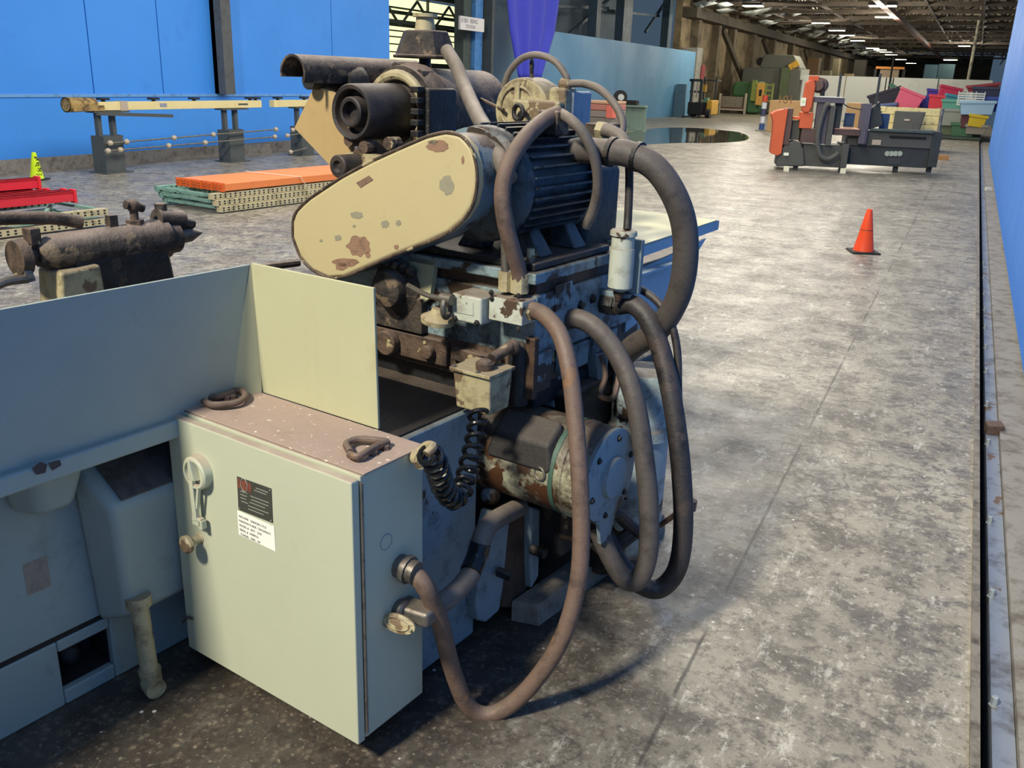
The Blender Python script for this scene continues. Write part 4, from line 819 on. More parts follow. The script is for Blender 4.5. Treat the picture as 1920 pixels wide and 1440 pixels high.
t, r0, r1, h = cone('traffic_cone', 'lime yellow traffic cone with black scribbles beside the blue wall', HALL(70, 337, z=0), 'd6f21a', h=.39, base=.26)
g = MB()
for k in range(7):
    z = .08+.04*k+.01*(k % 2); rr = r0+(r1-r0)*z/h+.002; pts = []
    for i in range(7): th = -1.0+i*.16+.25*(k % 3); pts.append((rr*math.cos(th), rr*math.sin(th), z+.018*math.sin(i*2.3+k)))
    g.tube(pts, .004, 6, sub=3)
g.build('scribble', M_bk, t)
# pallet racking parts on the floor
M_upr = paint('rack_sand', 'bfb590', '6d6145', .35, sc=4, rough=.6); M_teal = paint('rack_teal', '7fa79a', '3c5a55', .4, sc=4, rough=.6)
M_obeam = paint('beam_orange', 'f08a4a', 'c9662f', .15, sc=1.5, rough=.5); M_oend = paint('beam_orange_end', 'e06a2a', '8a3a18', .4, sc=8, rough=.5); M_red = paint('beam_red', 'e0303c', 'b01e2a', .2, sc=1.5, rough=.45)
def upright_frame(fr, x, y, z, rot, L, Wd, lab, grp):
    t = thing('rack_frame', lab, 'rack frame', (0, 0, 0), 0, grp); t.location = (fr[0]+x*math.cos(rot)-y*math.sin(rot), fr[1]+x*math.sin(rot)+y*math.cos(rot), z); t.rotation_euler = (0, 0, rot)
    for s_, m_ in ((0, M_upr), (1, M_teal)):
        y0 = s_*(Wd-.08); o = MB().box(0, L, y0, y0+.08, 0, .068).build('upright', m_, t)
        g = MB(); n = int(L/.075)
        yy = y0-.0012 if s_ == 0 else y0-.0012
        for k in range(n):
            for zz in (.020, .048): g.box(.03+k*.075, .055+k*.075, yy, y0+.001, zz-.008, zz+.008)
        g.build('slot_holes', M_dark, o)
    k = 0; x0 = .02
    g = MB().box(x0, x0+.04, .08, Wd-.08, .03, .06); g.build('cross_brace', M_teal, t)
    while x0 < L-.7:
        MB().bar((x0, .09 if k % 2 else Wd-.09, .045), (x0+.65, Wd-.09 if k % 2 else .09, .045), .03, .03).build('cross_brace', M_teal, t); x0 += .65; k += 1
    return t
A = HALL(415, 401, z=.0); B = HALL(640, 372, z=.0); ang = math.atan2(B.y-A.y, B.x-A.x)
fr = (A.x, A.y)
for k, lb in enumerate(('lowest teal and sand slotted rack frame under the orange beams', 'middle teal and sand slotted rack frame under the orange beams', 'topmost teal and sand slotted rack frame under the orange beams')):
    upright_frame(fr, -.03*k, .03*k, .015+.074*k, ang, 3.3, 1.08, lb, 'rack frames under the orange beams')
for k in range(9):
    t = thing('rack_beam', '', 'rack beam', (0, 0, 0), 0, 'orange rack beams laid side by side'); x_, y_ = .10+.012*(k % 2), .06+.096*k
    t['label'] = ('nearest', 'second nearest', 'third nearest', 'fourth nearest', 'middle', 'fourth farthest', 'third farthest', 'second farthest', 'farthest')[k]+' orange rack beam in the row on the slotted frames'
    t.location = (A.x+x_*math.cos(ang)-y_*math.sin(ang), A.y+x_*math.sin(ang)+y_*math.cos(ang), .248); t.rotation_euler = (0, 0, ang)
    MB().box(.03, 3.1, .0, .092, 0, .085).build('beam', M_obeam, t, bevel=.003)
    g = MB().box(0, .03, .0, .092, -.006, .095)
    for j in range(3): g.box(-.012, 0, .02, .07, .004+.03*j, .024+.03*j)
    g.build('end_bracket', M_oend, t)
g = MB(); q = lambda x_, y_, z_: (A.x+x_*math.cos(ang)-y_*math.sin(ang), A.y+x_*math.sin(ang)+y_*math.cos(ang), z_)
g.bar(q(1.2, .90, .346), q(1.35, .05, .337), .02, .004).bar(q(1.35, .05, .337), q(1.55, -.03, .03), .02, .004, up=(0, 0, 1))
tag(g.build('white_strap', flat('strap_white', 'e9e6da')), 'thin white strap over the orange rack beams', 'strap')
A2 = HALL(170, 388, z=.25); ang2 = math.radians(60)
A2 = HALL(205, 415, z=.05); Bq = HALL(0, 440, z=.05)
ang2 = math.atan2(Bq.y-A2.y, Bq.x-A2.x)
def place(t, org, an, x_, y_, z_): t.location = (org.x+x_*math.cos(an)-y_*math.sin(an), org.y+x_*math.sin(an)+y_*math.cos(an), z_); t.rotation_euler = (0, 0, an)
for k, lb in enumerate(('lowest sand and teal rack frame at the left behind the tailstock', 'topmost sand and teal rack frame at the left, braces showing')):
    t = upright_frame((A2.x, A2.y), 0, 0, .02+.10*k, ang2, 3.2, 1.05, lb, 'rack frames under the red beams'); t.scale = (1, -1, 1)
for k, (dx, dy, dz, lb) in enumerate(((.05, -.50, .225, 'nearest red rack beam with the dark open end'), (.08, -.62, .225, 'red rack beam just behind the nearest one'), (.2, -.74, .225, 'farther red rack beam lying flat in the stack'), (.3, -.90, .225, 'red rack beam lying farthest back in the stack'), (.22, -.86, .345, 'red rack beam topmost on the left stack'))):
    t = thing('rack_beam', lb, 'rack beam', (0, 0, 0), 0, 'red rack beams at the left'); place(t, A2, ang2, dx, dy, dz)
    g = MB().box(.03, 3.1, -.035, .035, 0, .11).box(.03, 3.1, -.05, .035, .075, .11); g.build('beam', M_red, t, bevel=.004)
    MB().box(0, .03, -.05, .05, -.02, .125).build('end_bracket', M_red, t, bevel=.006)

# loose brick, small wood block, litter by the trench
q = HALL(1866, 800, z=-.04)
tag(MB().hexa([(-.03, -.06, 0), (.05, -.02, 0), (.035, .07, 0), (-.045, .03, 0)], [(-.03, -.06, .05), (.05, -.02, .05), (.035, .07, .05), (-.045, .03, .05)]).build('wood_block', paint('block_brown', '5d4a40', '3a2e28', .4, sc=20, rough=.8), bevel=.003, loc=(.378, q.y, -.074)), 'small brown wooden block lying on the steel floor plate by the blue wall', 'block')
q = HALL(1765, 300, z=0); tag(MB().box(-.16, .16, -.07, .07, 0, .12).build('timber_offcut', paint('timber', 'b98a58', '6d4a2c', .3, sc=10, rough=.8), loc=(q.x, q.y, 0), rot=.3), 'short brown timber offcut on the floor right of the saw', 'timber')
q = HALL(1855, 352, z=0); tag(MB().box(-.05, .05, -.05, .05, 0, .05).build('white_scrap', flat('scrap', 'd9d6cc'), loc=(.46, q.y, -.05), rot=.4), 'small white scrap in the gap beside the right blue wall', 'scrap')
# puddle
L_ = [(1130, 262), (1180, 248), (1240, 240), (1300, 240), (1350, 244), (1385, 248), (1403, 256), (1395, 264), (1340, 268), (1270, 268), (1210, 271), (1150, 272)]
pp = catmull([HALL(a_, b_, z=.002) for a_, b_ in L_], 5)
m_ = bpy.data.materials.new('still_water'); m_.use_nodes = True; b_ = m_.node_tree.nodes['Principled BSDF']; b_.inputs['Base Color'].default_value = lin('3a3834'); b_.inputs['Roughness'].default_value = .03; b_.inputs['IOR'].default_value = 1.6; b_.inputs['Specular IOR Level'].default_value = 1.0
o = MB().prism(pp, (0, 0, .003)).build('puddle', m_); tag(o, 'wide dark puddle reflecting the pale blue partition on the floor', 'puddle')

# ------------------------------------------------------------------ band saw in the distance
M_or = paint('saw_orange', 'cf5f35', 'a8482a', .2, sc=1.5, rough=.55); M_sg = paint('saw_grey', '51524e', '393a38', .3, sc=1.5, rough=.6); M_sd = paint('saw_dark', '353a3b', '222627', .3, sc=2, rough=.55)
M_sb = paint('saw_brown', '5a4540', '3c2e2c', .3, sc=2, rough=.6); M_sp = paint('saw_purple_grey', '5a5663', '3f3d48', .3, sc=2, rough=.6)
S0 = HALL(1462, 318, z=0); SR = math.radians(14); S = Frame(S0.x, S0.y, SR)
sw = thing('band_saw', 'large dark grey and orange horizontal band saw machine standing on white blocks', 'saw', (S0.x, S0.y, 0), SR)
def sp(name, poly, y, dep, mat, bev=.01, par=None):
    return MB().prism([S(a, b, y=y) for a, b in poly], (0, dep, 0)).build(name, mat, par or sw, bevel=bev)
def sb(name, x0, x1, yt, yb, y, dep, mat, bev=.01, par=None):
    a = S(x0, (yt+yb)/2, y=y); b = S(x1, (yt+yb)/2, y=y); t_ = S((x0+x1)/2, yt, y=y); u_ = S((x0+x1)/2, yb, y=y)
    return MB().box(a.x, b.x, y, y+dep, u_.z, t_.z).build(name, mat, par or sw, bevel=bev)
sb('base_block', 1504, 1587, 272, 313, 0.05, .9, M_sg); sb('base_block', 1577, 1590, 270, 315, 0, .95, M_sg)
sp('motor_cover', [(1455, 312), (1458, 296), (1464, 280), (1474, 269), (1488, 264), (1500, 268), (1507, 280), (1509, 312)], -.03, .9, M_sg, .03)
bedo = sb('bed', 1589, 1752, 275, 312, .35, .95, M_sd); sb('bed_top', 1590, 1757, 247, 276, .30, 1.0, M_sg); sb('bed_end', 1744, 1762, 247, 314, .28, 1.05, M_sd)
sb('feed_slot', 1668, 1737, 256, 260, .27, .04, M_dark, .002); sb('roller', 1635, 1652, 262, 272, .26, .06, M_ball, .004)
sb('rail', 1632, 1752, 243, 248, .2, .1, paint('saw_green_grey', '4b5a58', rough=.6), .005)
c0 = S(1664, 288, y=.345)
for k in range(4):
    c = S(1663.5+7.8*k, 288, y=.345); MB().cyl((c.x, .35, c.z), (c.x, .325, c.z), .052, n=16).build('gauge_dial', flat('dial', 'a7b0a2'), bedo)
sb('control_panel', 1664, 1690, 297, 308, .335, .02, flat('panel_grey', '3a3d40'), .003, bedo)
for x0 in (1487, 1573, 1675, 1738): sb('foot', x0, x0+9, 309, 324, .1 if x0 < 1600 else .5, .1, M_sd, .004)
hood = sp('orange_hood', [(1450, 228), (1446, 214), (1455, 208), (1478, 203), (1465, 288), (1458, 292), (1444, 287), (1449, 250)], -.1, .55, M_or)
sb('brown_column', 1467, 1484, 203, 272, -.05, .5, M_sb)
o1 = MB(); a = S(1514, 150, y=-.1); 
arm = [(1509, 165), (1511, 155), (1519, 149), (1528, 152), (1530, 160), (1523, 200), (1518, 211), (1508, 212), (1503, 206)]
sp('swing_arm', arm, -.15, .18, M_or, .03)
c = S(1533, 160, y=0); MB().lathe((c.x, -.1, c.z), (.3, 1, 0), [(0, .10), (.1, .12), (.11, .15), (.3, .15), (.32, .1)], 24).build('arm_motor', M_sb, sw)
sb('arm_cap', 1518, 1536, 142, 152, -.1, .2, M_or)
sb('orange_body', 1500, 1524, 211, 241, -.1, .4, M_or); sb('brown_body', 1502, 1530, 241, 268, -.08, .5, M_sb)
sb('blade_column', 1529, 1552, 190, 270, -.05, .25, M_sp); sb('head_beam', 1527, 1584, 183, 193, -.1, .5, M_sp); sb('head_top', 1530, 1583, 181.5, 183.2, -.12, .55, flat('white_strip', 'd6d3d0'), .002)
sb('guide_column', 1552, 1563, 198, 272, -.1, .2, M_sg); sb('guide_column', 1566, 1578, 190, 240, .1, .3, M_sd)
MB().tube([S(a, b, y=-.14) for a, b in ((1556, 195), (1548, 200), (1538, 230), (1533, 262), (1538, 290), (1552, 298), (1566, 292), (1572, 286))], .055, 10).build('thick_hose', M_sg, sw)
sb('cross_table', 1557, 1613, 242, 254, .1, .6, M_sb); sb('cross_table_edge', 1565, 1612, 241, 243, .08, .6, paint('pink_edge', 'c99a86', rough=.6), .002)
sb('red_plate', 1484, 1500, 219, 224, 0, .3, M_or, .003); sb('valve', 1482, 1500, 226, 262, .1, .3, M_sg)
sb('vice_column', 1613, 1630, 194, 270, .15, .3, M_sp); sb('vice_plate', 1611, 1623, 240, 270, .12, .1, M_sp, .005)
q0 = [(1633, 205), (1650, 190), (1655, 235), (1628, 243)]; sp('vice_body', q0, .3, .3, M_sd)
sb('blue_panel', 1583, 1602, 212, 238, .75, .05, flat('denim_blue', '2f4f78'), .003); sb('blue_panel', 1650, 1667, 213, 243, .75, .05, flat('denim_blue', '2f4f78'), .003)
for x0, x1 in ((1572, 1577), (1645, 1651)):
    p0, p1 = S(x0-3, 200 if x0 < 1600 else 196, y=.2), S(x1, 138, y=.2); MB().bar(p0, p1, .045, .045).build('mast', M_sd, sw)
MB().tube([S(a, b, y=.2) for a, b in ((1578, 192), (1590, 200), (1605, 204), (1618, 206))], .012, 6).build('cable', M_sd, sw)
c = S(1543, 172, y=-.1); MB().cyl((c.x, -.05, c.z-.08), (c.x, -.05, c.z+.05), .045).build('small_bottle', M_bk, sw)
c = S(1506, 191, y=-.17); MB().box(c.x-.05, c.x+.05, -.17, -.16, c.z-.08, c.z+.08).build('tag', flat('tag_white', 'eef0dc'), sw)
MB().box(c.x-.015, c.x+.015, -.173, -.17, c.z-.02, c.z+.025).build('tag_dot', flat('tag_green', '9bd35a'), sw)
c = S(1474, 289, y=-.08); MB().box(c.x-.05, c.x+.05, -.09, -.07, c.z-.03, c.z+.03).build('tag', flat('tag_white', 'eef0dc'), sw)
for a, b, lb in ((1474, 321, 'white block under the left foot of the band saw'), (1580, 325, 'white block under the middle foot of the band saw')):
    q = HALL(a, b, z=0); tag(MB().box(-.055, .055, -.05, .05, 0, .10).build('support_block', flat('block_cream', 'e6e2c8'), bevel=.004, loc=(q.x, q.y, 0), rot=.15), lb, 'block')

# ------------------------------------------------------------------ goods behind the saw
def facing(px, pb, dep_y=None, **k): return HALL(px, pb, z=0)
def crate(name, x0, x1, yt, yb, Y, dep, mat, lab, cat, z0=None, bev=.01, rot=0):
    a = HALL(x0, (yt+yb)/2, y=Y); b = HALL(x1, (yt+yb)/2, y=Y); t_ = HALL((x0+x1)/2, yt, y=Y); u_ = HALL((x0+x1)/2, yb, y=Y)
    zb = u_.z if z0 is None else z0
    o = MB().box(-(b.x-a.x)/2, (b.x-a.x)/2, 0, dep, 0, t_.z-zb).build(name, mat, bevel=bev, loc=((a.x+b.x)/2, Y, zb), rot=rot)
    return tag(o, lab, cat)
M_card = paint('cardboard', 'b08d60', '8a6a42', .2, sc=1.2, rough=.8)
cb_ = crate('cardboard_box', 1440, 1512, 189, 250, 36.5, 1.4, M_card, 'big brown cardboard box behind the orange hood of the saw', 'box', 0)
text_mesh('lettering', '101', .42, paint('card_ink', '8b6238', rough=.8), cb_, (-.45, 0, 1.05), (1, 0, 0), (0, 0, 1), .003)
t = thing('drum_rack', 'short stack of blue and white jars at the left edge of the big cardboard box', 'containers', (HALL(1436, 244, z=0).x, 36.6, 0))
for k, cl in enumerate(('2f4f86', 'c9ccd0', '3a3f5c', 'c2c8cc', 'b8442e')): MB().cyl((0, 0, .04+.26*k), (0, 0, .27+.26*k), .10, n=14).build('jar', flat('jar_'+cl, cl), t)
MB().box(-.2, .2, -.2, .2, 0, .04).build('tray', M_wood, t)
crate('cardboard_carton', 1584, 1612, 193, 252, 30, 1.0, M_card, 'plain tan carton behind the cross table of the saw', 'box', 0)
# yellow slatted container
q = HALL(1655, 205, y=29.5); q2 = HALL(1765, 205, y=29.5); top = HALL(1710, 202, y=29.5).z
t = thing('slatted_container', 'cream yellow slatted steel container behind the right half of the saw', 'container', (q.x, 29.5, 0)); wd = q2.x-q.x
MB().box(0, wd, .02, .9, .02, top-.02).build('inner_wall', paint('container_cream', 'e9d99a', rough=.6), t)
for k in range(5): MB().box(0, wd, 0, .02, .04+k*(top/5), (k+1)*(top/5)-.0).build('slat', paint('container_cream', 'e9d99a', rough=.6), t, bevel=.006)
MB().box(wd-.02, wd+.05, -.03, .95, 0, top+.02).build('end_frame', M_conc, t); MB().box(-.25, .1, -.02, .1, top-.15, top).build('lip', paint('container_cream', 'e9d99a', rough=.6), t, bevel=.03)
t = thing('grey_bin', 'dark grey bin with a bright handle standing before the cream container', 'bin', (HALL(1698, 245, y=28.6).x, 28.6, 0))
top = HALL(1698, 209, y=28.6).z; MB().hexa([(-.36, 0, 0), (.26, 0, 0), (.26, .5, 0), (-.36, .5, 0)], [(-.36, 0, top), (.42, 0, top), (.42, .55, top), (-.36, .55, top)]).build('bin_body', M_sg, t, bevel=.01)
MB().box(-.08, .06, -.02, 0, top-.25, top-.2).build('handle', M_ball, t)
# heap of plastic totes on a low platform
pl = crate('low_platform', 1762, 1838, 257, 262, 38.0, 3.2, paint('platform_dark', '3c4a42', rough=.7), 'low dark platform under the heap of plastic totes', 'platform', 0.02)
def tote(px, py, Y, w, d, h, col, lab, tilt=0, rz=0, cat='tote', name='plastic_tote', zz=None):
    d *= .62; rz *= .5; tilt *= .7
    p = HALL(px, py, y=Y); t = thing(name, lab, cat, (p.x, Y, max(.11, p.z) if zz is None else zz), rz); t.rotation_euler = (0, tilt, rz)
    m_ = flat('tote_'+col, col, .5); g = MB(); i_ = .03; k_ = .88
    g.hexa([(-w/2*k_, -d/2*k_, 0), (w/2*k_, -d/2*k_, 0), (w/2*k_, d/2*k_, 0), (-w/2*k_, d/2*k_, 0)], [(-w/2, -d/2, h), (w/2, -d/2, h), (w/2, d/2, h), (-w/2, d/2, h)])
    g.build('tote_body', m_, t, bevel=.02)
    g = MB()
    for a_, b_, c_, e_ in ((-w/2-.03, w/2+.03, -d/2-.03, -d/2+.02), (-w/2-.03, w/2+.03, d/2-.02, d/2+.03), (-w/2-.03, -w/2+.02, -d/2, d/2), (w/2-.02, w/2+.03, -d/2, d/2)): g.box(a_, b_, c_, e_, h-.06, h+.04)
    g.build('rim', m_, t, bevel=.008); return t
TO = [(1778, 256, 39.3, .8, .8, .42, '5d6a50', 'olive tote at the foot of the heap, left side', 0, 0),
 (1802, 257, 38.6, .8, .8, .45, '3f6a4c', 'dark green tote at the bottom middle of the heap', 0, .1),
 (1828, 252, 38.5, .7, .7, .32, '8a8378', 'grey brown tote at the bottom right of the heap', 0, 0),
 (1788, 236, 39.2, 1.3, .9, .58, '8d938a', 'large grey tote in the middle of the heap', 0, 0),
 (1812, 240, 38.5, .5, .6, .6, '5a3038', 'dark maroon tote right of the large grey tote', 0, .2),
 (1828, 238, 38.4, .6, .6, .4, 'd0b32a', 'yellow tote near the right end of the heap', .15, .2),
 (1795, 212, 39.4, 1.2, .9, .45, '5fa392', 'sea green tote resting on the large grey tote', 0, .1),
 (1830, 215, 38.4, 1.15, .8, .45, '9cc0dc', 'pale clear blue tote on the right of the heap', -.05, .1),
 (1786, 200, 40, .7, .7, .4, '3f8aa0', 'teal tote above the sea green one', .2, .3),
 (1758, 205, 41, .8, .8, .5, 'e03848', 'bright red tote left of the teal one', .1, 0),
 (1770, 200, 41.6, .8, .8, .75, 'c8385c', 'crimson tote leaning on the bright red one', .25, .4),
 (1752, 198, 42.4, .8, .8, .6, '4a3aa8', 'violet tote behind the bright red one', .1, .2),
 (1738, 203, 42.0, .6, .7, .45, '2e3a9a', 'dark blue tote at the left of the violet one', 0, 0),
 (1694, 205, 41, .95, .8, .7, 'f06a88', 'pink tote tipped on its side above the cream container', .5, .3),
 (1664, 203, 42.3, 1.3, .9, .7, '2a2a3a', 'black tote left of the pink tipped tote', -.5, .2),
 (1664, 210, 40.5, .7, .7, .3, '5a6a98', 'slate blue tote below the black one', -.2, 0),
 (1725, 204, 42.5, .7, .7, .45, '8a4a4a', 'dull red brown tote between the pink and violet totes', .2, .2),
 (1848, 187, 39.5, 1.0, .9, .42, '26304c', 'navy tote high at the right end of the heap', 0, 0),
 (1852, 209, 39.0, .9, .8, .48, '2a4a9c', 'royal blue tote under the navy one by the wall', 0, 0),
 (1843, 170, 39.6, 1.1, .7, .2, '8c2430', 'dark red lid topmost on the navy tote', -.2, 0)]
for a in TO: tote(*a)
t = thing('wire_basket', 'white wire basket standing on the teal and grey totes', 'basket', (HALL(1818, 198, y=38.6).x, 38.6, HALL(1818, 198, y=38.6).z))
g = MB()
for k in range(6): g.box(-.45, .45, -.01, .01, .08*k, .08*k+.05)
for k in range(4): g.box(-.45+.29*k, -.42+.29*k, -.015, .015, 0, .5)
g.build('wire_side', flat('basket_white', 'cfd4cf'), t)
crate('grey_crate', 1790, 1815, 172, 190, 44.2, .7, flat('crate_grey', '8f948e'), 'plain grey crate behind the white wire basket', 'crate', 0)
g = MB(); rr = random.Random(3)
for k in range(26):
    cx_, cy_ = rr.uniform(-2.6, .1), rr.uniform(41.1, 43.4); hh = rr.uniform(.5, 1.0); g.hexa([(cx_-.35, cy_-.25, .0), (cx_+.35, cy_-.25, .0), (cx_+.35, cy_+.25, .0), (cx_-.35, cy_+.25, .0)], [(cx_-.3, cy_-.3, hh), (cx_+.4, cy_-.2, hh+.1), (cx_+.3, cy_+.3, hh), (cx_-.4, cy_+.2, hh-.1)])
tag(g.build('mixed_goods', paint('mixed_goods', '5b5a52', '33352f', .5, '7a4a3a', .4, sc=2, cs=2.5, rough=.7)), 'jumbled dark goods piled up beneath and behind the coloured totes', 'goods', kind='stuff')
# green frame leaning behind
t = thing('green_cover', 'pale panel with a sloping green top rail behind the black tote', 'cover', (HALL(1690, 210, y=46).x, 46, 0))
pp = [HALL(a_, b_, y=46) for a_, b_ in ((1668, 160), (1712, 180), (1720, 178), (1720, 205), (1712, 247), (1668, 246))]; o_ = Vector(t.location)
MB().prism([p-o_ for p in pp], (0, .1, 0)).build('panel', flat('panel_pale', 'a9b8a8'), t)
MB().bar(pp[0]-o_+Vector((0, -.05, .05)), pp[1]-o_+Vector((0, -.05, .0)), .12, .14).bar(pp[2]-o_+Vector((0, -.05, 0)), pp[3]-o_+Vector((0, -.05, 0)), .12, .12).build('green_rail', flat('rail_green', '5f9c80'), t)

# ------------------------------------------------------------------ left background
q = HALL(1312, 221, z=0); FR = Frame(q.x, q.y, 0)
fk = thing('forklift', 'dark forklift with raised mast and yellow side parked at the end of the pale partition', 'forklift', (q.x, q.y, 0))
def fbx(name, x0, x1, yt, yb, y, dep, mat, par=None, bev=.01):
    a = FR(x0, (yt+yb)/2, y=y); b = FR(x1, (yt+yb)/2, y=y); t_ = FR((x0+x1)/2, yt, y=y); u_ = FR((x0+x1)/2, yb, y=y)
    return MB().box(a.x, b.x, y, y+dep, u_.z, t_.z).build(name, mat, par or fk, bevel=bev)
ms = fbx('mast', 1293, 1297, 149, 218, 0, .15, M_sd); fbx('mast', 1310, 1315, 149, 218, 0, .15, M_sd); fbx('mast_crossbar', 1293, 1315, 148, 153, 0, .15, M_sd); fbx('mast_crossbar', 1293, 1315, 170, 174, 0.05, .1, M_sd)
fbx('lift_chain', 1299, 1301, 156, 190, .02, .05, M_ball); fbx('lift_chain', 1305, 1308, 154, 184, .02, .05, M_ball)
fbx('carriage', 1289, 1316, 192, 214, -.1, .15, M_bk)
for x0 in (1289, 1309): a = FR(x0+2, 218, y=0); MB().box(a.x-.06, a.x+.06, -1.1, 0, .03, .08).build('fork', M_bk, fk)
fbx('body', 1300, 1334, 192, 216, .3, 1.6, M_bk, bev=.05); fbx('counterweight', 1324, 1334, 188, 216, .25, 1.4, paint('lift_yellow', 'dba92c', rough=.5), bev=.05)
fbx('seat_cover', 1318, 1327, 183, 200, .7, .4, flat('seat_green', '6fa58a'), bev=.05); fbx('yellow_box', 1315, 1323, 158, 172, .5, .3, paint('lift_yellow', 'dba92c', rough=.5))
for x0 in (1300, 1327):
    for yy in (.2, 1.5): a = FR(x0, 215, y=yy); MB().cyl((a.x-.1, yy, .22), (a.x+.12, yy, .22), .22).build('wheel', M_bk, fk)
for x0 in (1318, 1340): a = FR(x0, 185, y=.6); MB().box(a.x-.04, a.x+.04, .6, .68, .9, 2.0).build('roof_post', M_sd, fk)
fbx('roof_guard', 1314, 1342, 149, 152, .5, 1.2, M_sd)
# wooden crate in a metal cradle
q = HALL(1372, 213, z=0); FR = Frame(q.x, q.y, 0); fk = thing('crate_cradle', 'wooden box held in a pale metal cradle between the forklift and the green machine', 'cradle', (q.x, q.y, 0))
for x0 in (1347, 1350+45): fbx('upright', x0, x0+4, 175, 214, 0, .12, M_ball)
fbx('lower_rail', 1350, 1395, 204, 207, 0, .1, M_ball); fbx('lower_rail', 1350, 1395, 199, 202, .6, .1, M_ball); fbx('wooden_box', 1353, 1392, 181, 201, .1, .9, M_wood); fbx('brown_tray', 1352, 1394, 201, 204, .1, .8, M_sb)  # thin brown tray below the wooden box
# green machine with yellow ladder
q = HALL(1405, 214, z=0); FR = Frame(q.x+.2, q.y-2.5, 0); fk = thing('green_press', 'green rounded press machine with an orange yellow guard in front of the grey tank', 'machine', (q.x+.2, q.y-2.5, 0))
a = FR(1395, 170, y=2.8); 
fbx('press_head', 1370, 1412, 153, 185, 2.8, 1.6, paint('press_green', '3f6a42', '2f4a34', .3, sc=.8, rough=.6), bev=.3); fbx('press_body', 1400, 1424, 152, 213, 2.4, 1.6, paint('press_green', '3f6a42', rough=.6), bev=.15)
fbx('press_side', 1408, 1417, 150, 190, 2.2, .3, paint('press_lime', '8a9a4c', rough=.6), bev=.05)
yg = fbx('yellow_guard', 1418, 1432, 155, 197, 2.0, .12, paint('guard_amber', 'dba850', rough=.6)); fbx('guard_window', 1423, 1428, 168, 180, 1.97, .05, M_bk, yg)
fbx('ladder', 1433, 1436, 156, 200, 2.3, .1, paint('press_lime', '8a9a4c', rough=.6)); fbx('ladder', 1446, 1449, 156, 200, 2.3, .1, paint('press_lime', '8a9a4c', rough=.6))
for k in range(4): fbx('rung', 1434, 1448, 158+10*k, 161+10*k, 2.32, .08, paint('press_lime', '8a9a4c', rough=.6))
# large grey tank house
q = HALL(1445, 205, z=0); Y_ = 60.0; M_tank = paint('tank_grey', '5f615a', '4b4c45', .3, sc=.4, rough=.7)
t = thing('grey_tank_unit', 'big dark grey stepped tank unit rising behind the green machine', 'tank', (0, Y_, 0))
z = lambda py: HALL(1440, py, y=Y_).z
x = lambda px: HALL(px, 150, y=Y_).x
MB().hexa([(x(1388), 0, 0), (x(1498), 0, 0), (x(1498), 3, 0), (x(1388), 3, 0)], [(x(1390), 0, z(127)), (x(1498), 0, z(127)), (x(1498), 3, z(127)), (x(1390), 3, z(127))]).build('lower_body', M_tank, t, bevel=.1)
MB().hexa([(x(1420), 0.1, z(128)), (x(1498), .1, z(128)), (x(1498), 2.5, z(128)), (x(1420), 2.5, z(128))], [(x(1426), .1, z(102)), (x(1482), .1, z(102)), (x(1482), 2.5, z(102)), (x(1426), 2.5, z(102))]).build('upper_body', M_tank, t, bevel=.08)
MB().box(x(1465), x(1480), -.3, 0, 0, z(126)).build('green_side', paint('side_green', '5d6a4e', rough=.7), t); MB().cyl((x(1418), .5, z(115)), (x(1418), 1.2, z(115)), .25).build('port', M_bk, t)
MB().bar((x(1478), -.2, z(126)), (x(1494), -.2, z(116)), .1, .35).build('yellow_arm', paint('lift_yellow', 'dba92c', rough=.5), t); MB().box(x(1497), x(1511), .3, .9, z(148), z(128)).build('white_unit', M_wp, t)
# far items above the white partition
def far(name, x0, x1, yt, yb, Y, col, lab, cat, dep=1.0): return crate(name, x0, x1, yt, yb, Y, dep, flat('far_'+col, col, .7), lab, cat, 0)
far('teal_cabinet', 1732, 1757, 121, 150, 92, '24404c', 'dark teal cabinet far away above the white partition, left of its twin', 'cabinet'); far('teal_cabinet', 1758, 1789, 120, 150, 92, '123038', 'very dark teal cabinet far away nearest the right blue wall', 'cabinet')
far('tan_cabinet', 1512, 1534, 108, 150, 72, '6b5236', 'tall brown cabinet right of the grey tank unit', 'cabinet'); far('pale_machine', 1540, 1556, 132, 150, 78, '8a866c', 'pale machine top showing above the white partition', 'machine')
far('cream_machine', 1582, 1598, 138, 150, 80, 'c9b48a', 'small cream box showing above the white partition near the mast', 'box'); far('dark_column', 1560, 1572, 110, 150, 84, '66604a', 'tall narrow olive cabinet behind the saw mast', 'cabinet'); far('dark_column', 1600, 1622, 112, 150, 88, '3a362c', 'tall dark cabinet left of the orange gantry', 'cabinet')
t = thing('orange_gantry', 'small orange overhead gantry far away above the white partition', 'gantry', (HALL(1665, 150, y=85).x, 85, 0))
z1 = HALL(1665, 125, y=85).z; w_ = HALL(1690, 130, y=85).x-HALL(1637, 130, y=85).x
MB().box(-w_/2, w_/2, 0, .5, z1-.18, z1).build('beam', flat('gantry_orange', 'c8803a'), t)
MB().box(-w_/3, w_/3, .1, .4, z1-.9, z1-.2).build('cab', flat('gantry_grey', '8a7a68'), t)
for s_ in (-1, 1): MB().box(s_*w_/2-.1, s_*w_/2+.1, .1, .4, 0, z1-.18).build('leg', M_bk, t)
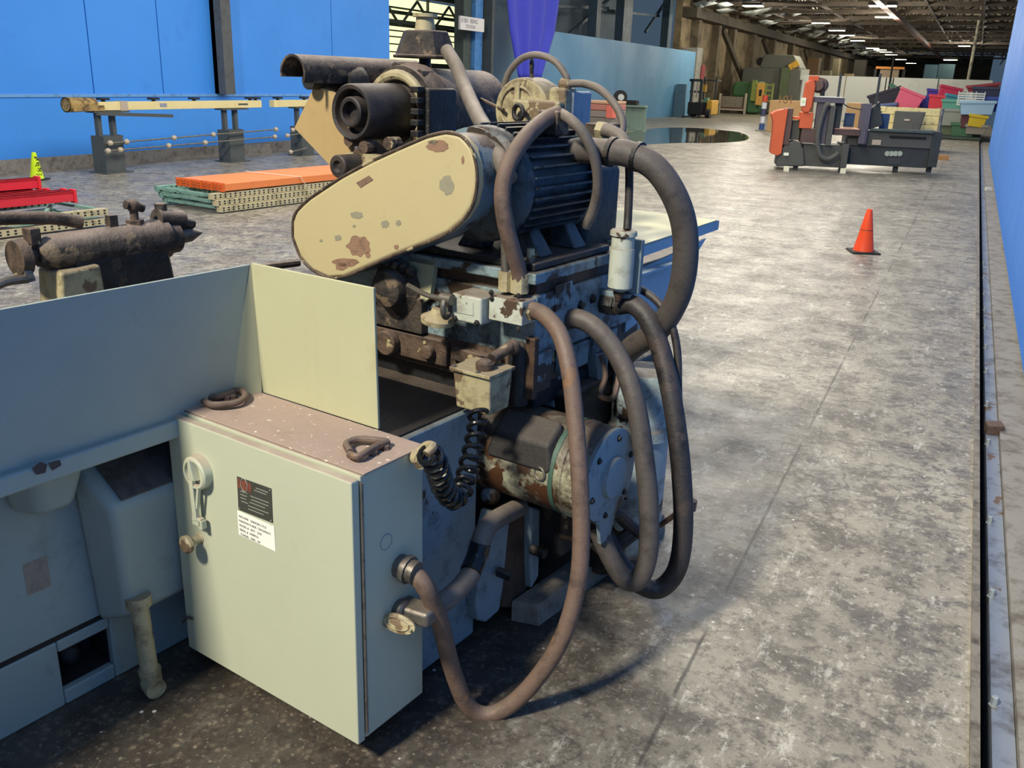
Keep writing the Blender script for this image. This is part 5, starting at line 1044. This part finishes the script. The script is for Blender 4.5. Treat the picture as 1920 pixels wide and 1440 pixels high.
# goods along the pale partition
q = HALL(1090, 236, z=0); q2 = HALL(1145, 232, z=0); Y_ = 26.0
t = thing('timber_pallet_stack', '', 'stack', (HALL(1115, 236, y=Y_).x, Y_, 0)); t['label'] = 'stack of orange and grey wrapped boards behind the hose arch'
w_ = HALL(1146, 210, y=Y_).x-HALL(1084, 210, y=Y_).x; zz = lambda py: HALL(1115, py, y=Y_).z
zs = [zz(236), zz(220), zz(207), zz(195), zz(189)]
for k, cl in enumerate(('7a746c', '8a8078', 'b5786a', 'c9a080')):
    if k == 0: MB().box(-w_/2, w_/2, 0, 1.2, 0, zs[1]).build('board_layer', flat('board_'+cl, cl), t, bevel=.02)
    else: MB().box(-w_/2, w_/2, 0, 1.2, zs[k]+.01, zs[k+1]).build('board_layer', flat('board_'+cl, cl), t, bevel=.02)
MB().box(w_/2-.18, w_/2+.02, -.02, .3, zs[1], zs[2]+.15).build('red_tag', flat('tag_coral', 'd8705c'), t)
M_ib = paint('beam_green_grey', '7f9484', '5e6e62', .3, sc=2, rough=.6)
Y_ = 31.5; a = HALL(1140, 228, y=Y_); b = HALL(1207, 226, y=Y_); w_ = b.x-a.x; z1 = HALL(1180, 197, y=Y_).z
t = thing('steel_beam', 'pale green steel I beam lying by the pale partition', 'beam', ((a.x+b.x)/2, Y_, 0), 0)
MB().box(-w_/2, w_/2, 0, .4, 0, .06).box(-w_/2, w_/2, .17, .22, .06, z1-.06).box(-w_/2, w_/2, 0, .4, z1-.06, z1).build('beam', M_ib, t)
crate('dark_bin', 1170, 1193, 188, 199, 31.55, .3, M_bk, 'small dark bin standing on the pale green steel beam', 'bin', z1+.0)
p = HALL(1164, 185, y=31.7); t = thing('wheel_reel', 'black reel with white hub on the pale green steel beam', 'reel', (p.x, 31.6, z1))
MB().lathe((0, 0, .25), (.6, -1, 0), [(0, .24), (.12, .24)], 24).build('tyre', M_bk, t); MB().lathe((0, -.0, .25), (.6, -1, 0), [(-.02, .11), (.22, .11)], 20).build('hub', M_wp, t)
Y_ = 9.9
a = HALL(1095, 268, z=.0); t = thing('orange_pallet', 'orange topped pallet on the floor just behind the motor', 'pallet', (a.x, a.y, 0), -.1)
b = HALL(1172, 268, z=0); w_ = b.x-a.x; MB().box(0, w_, 0, 1.1, .09, .13).build('deck', M_obeam, t); 
for yy in (0, .5, 1.0): MB().box(0, w_, yy, yy+.1, 0, .09).build('bearer', M_wood, t)
# loose grey-green posts at partition end
q = HALL(1272, 219, z=0); tag(MB().box(-.25, .25, 0, .2, 0, 1.6).build('slate_panel', paint('slate_panel', '5c7d90', rough=.6), loc=(q.x, q.y, 0)), 'narrow slate coloured panel standing at the end of the pale partition', 'panel')
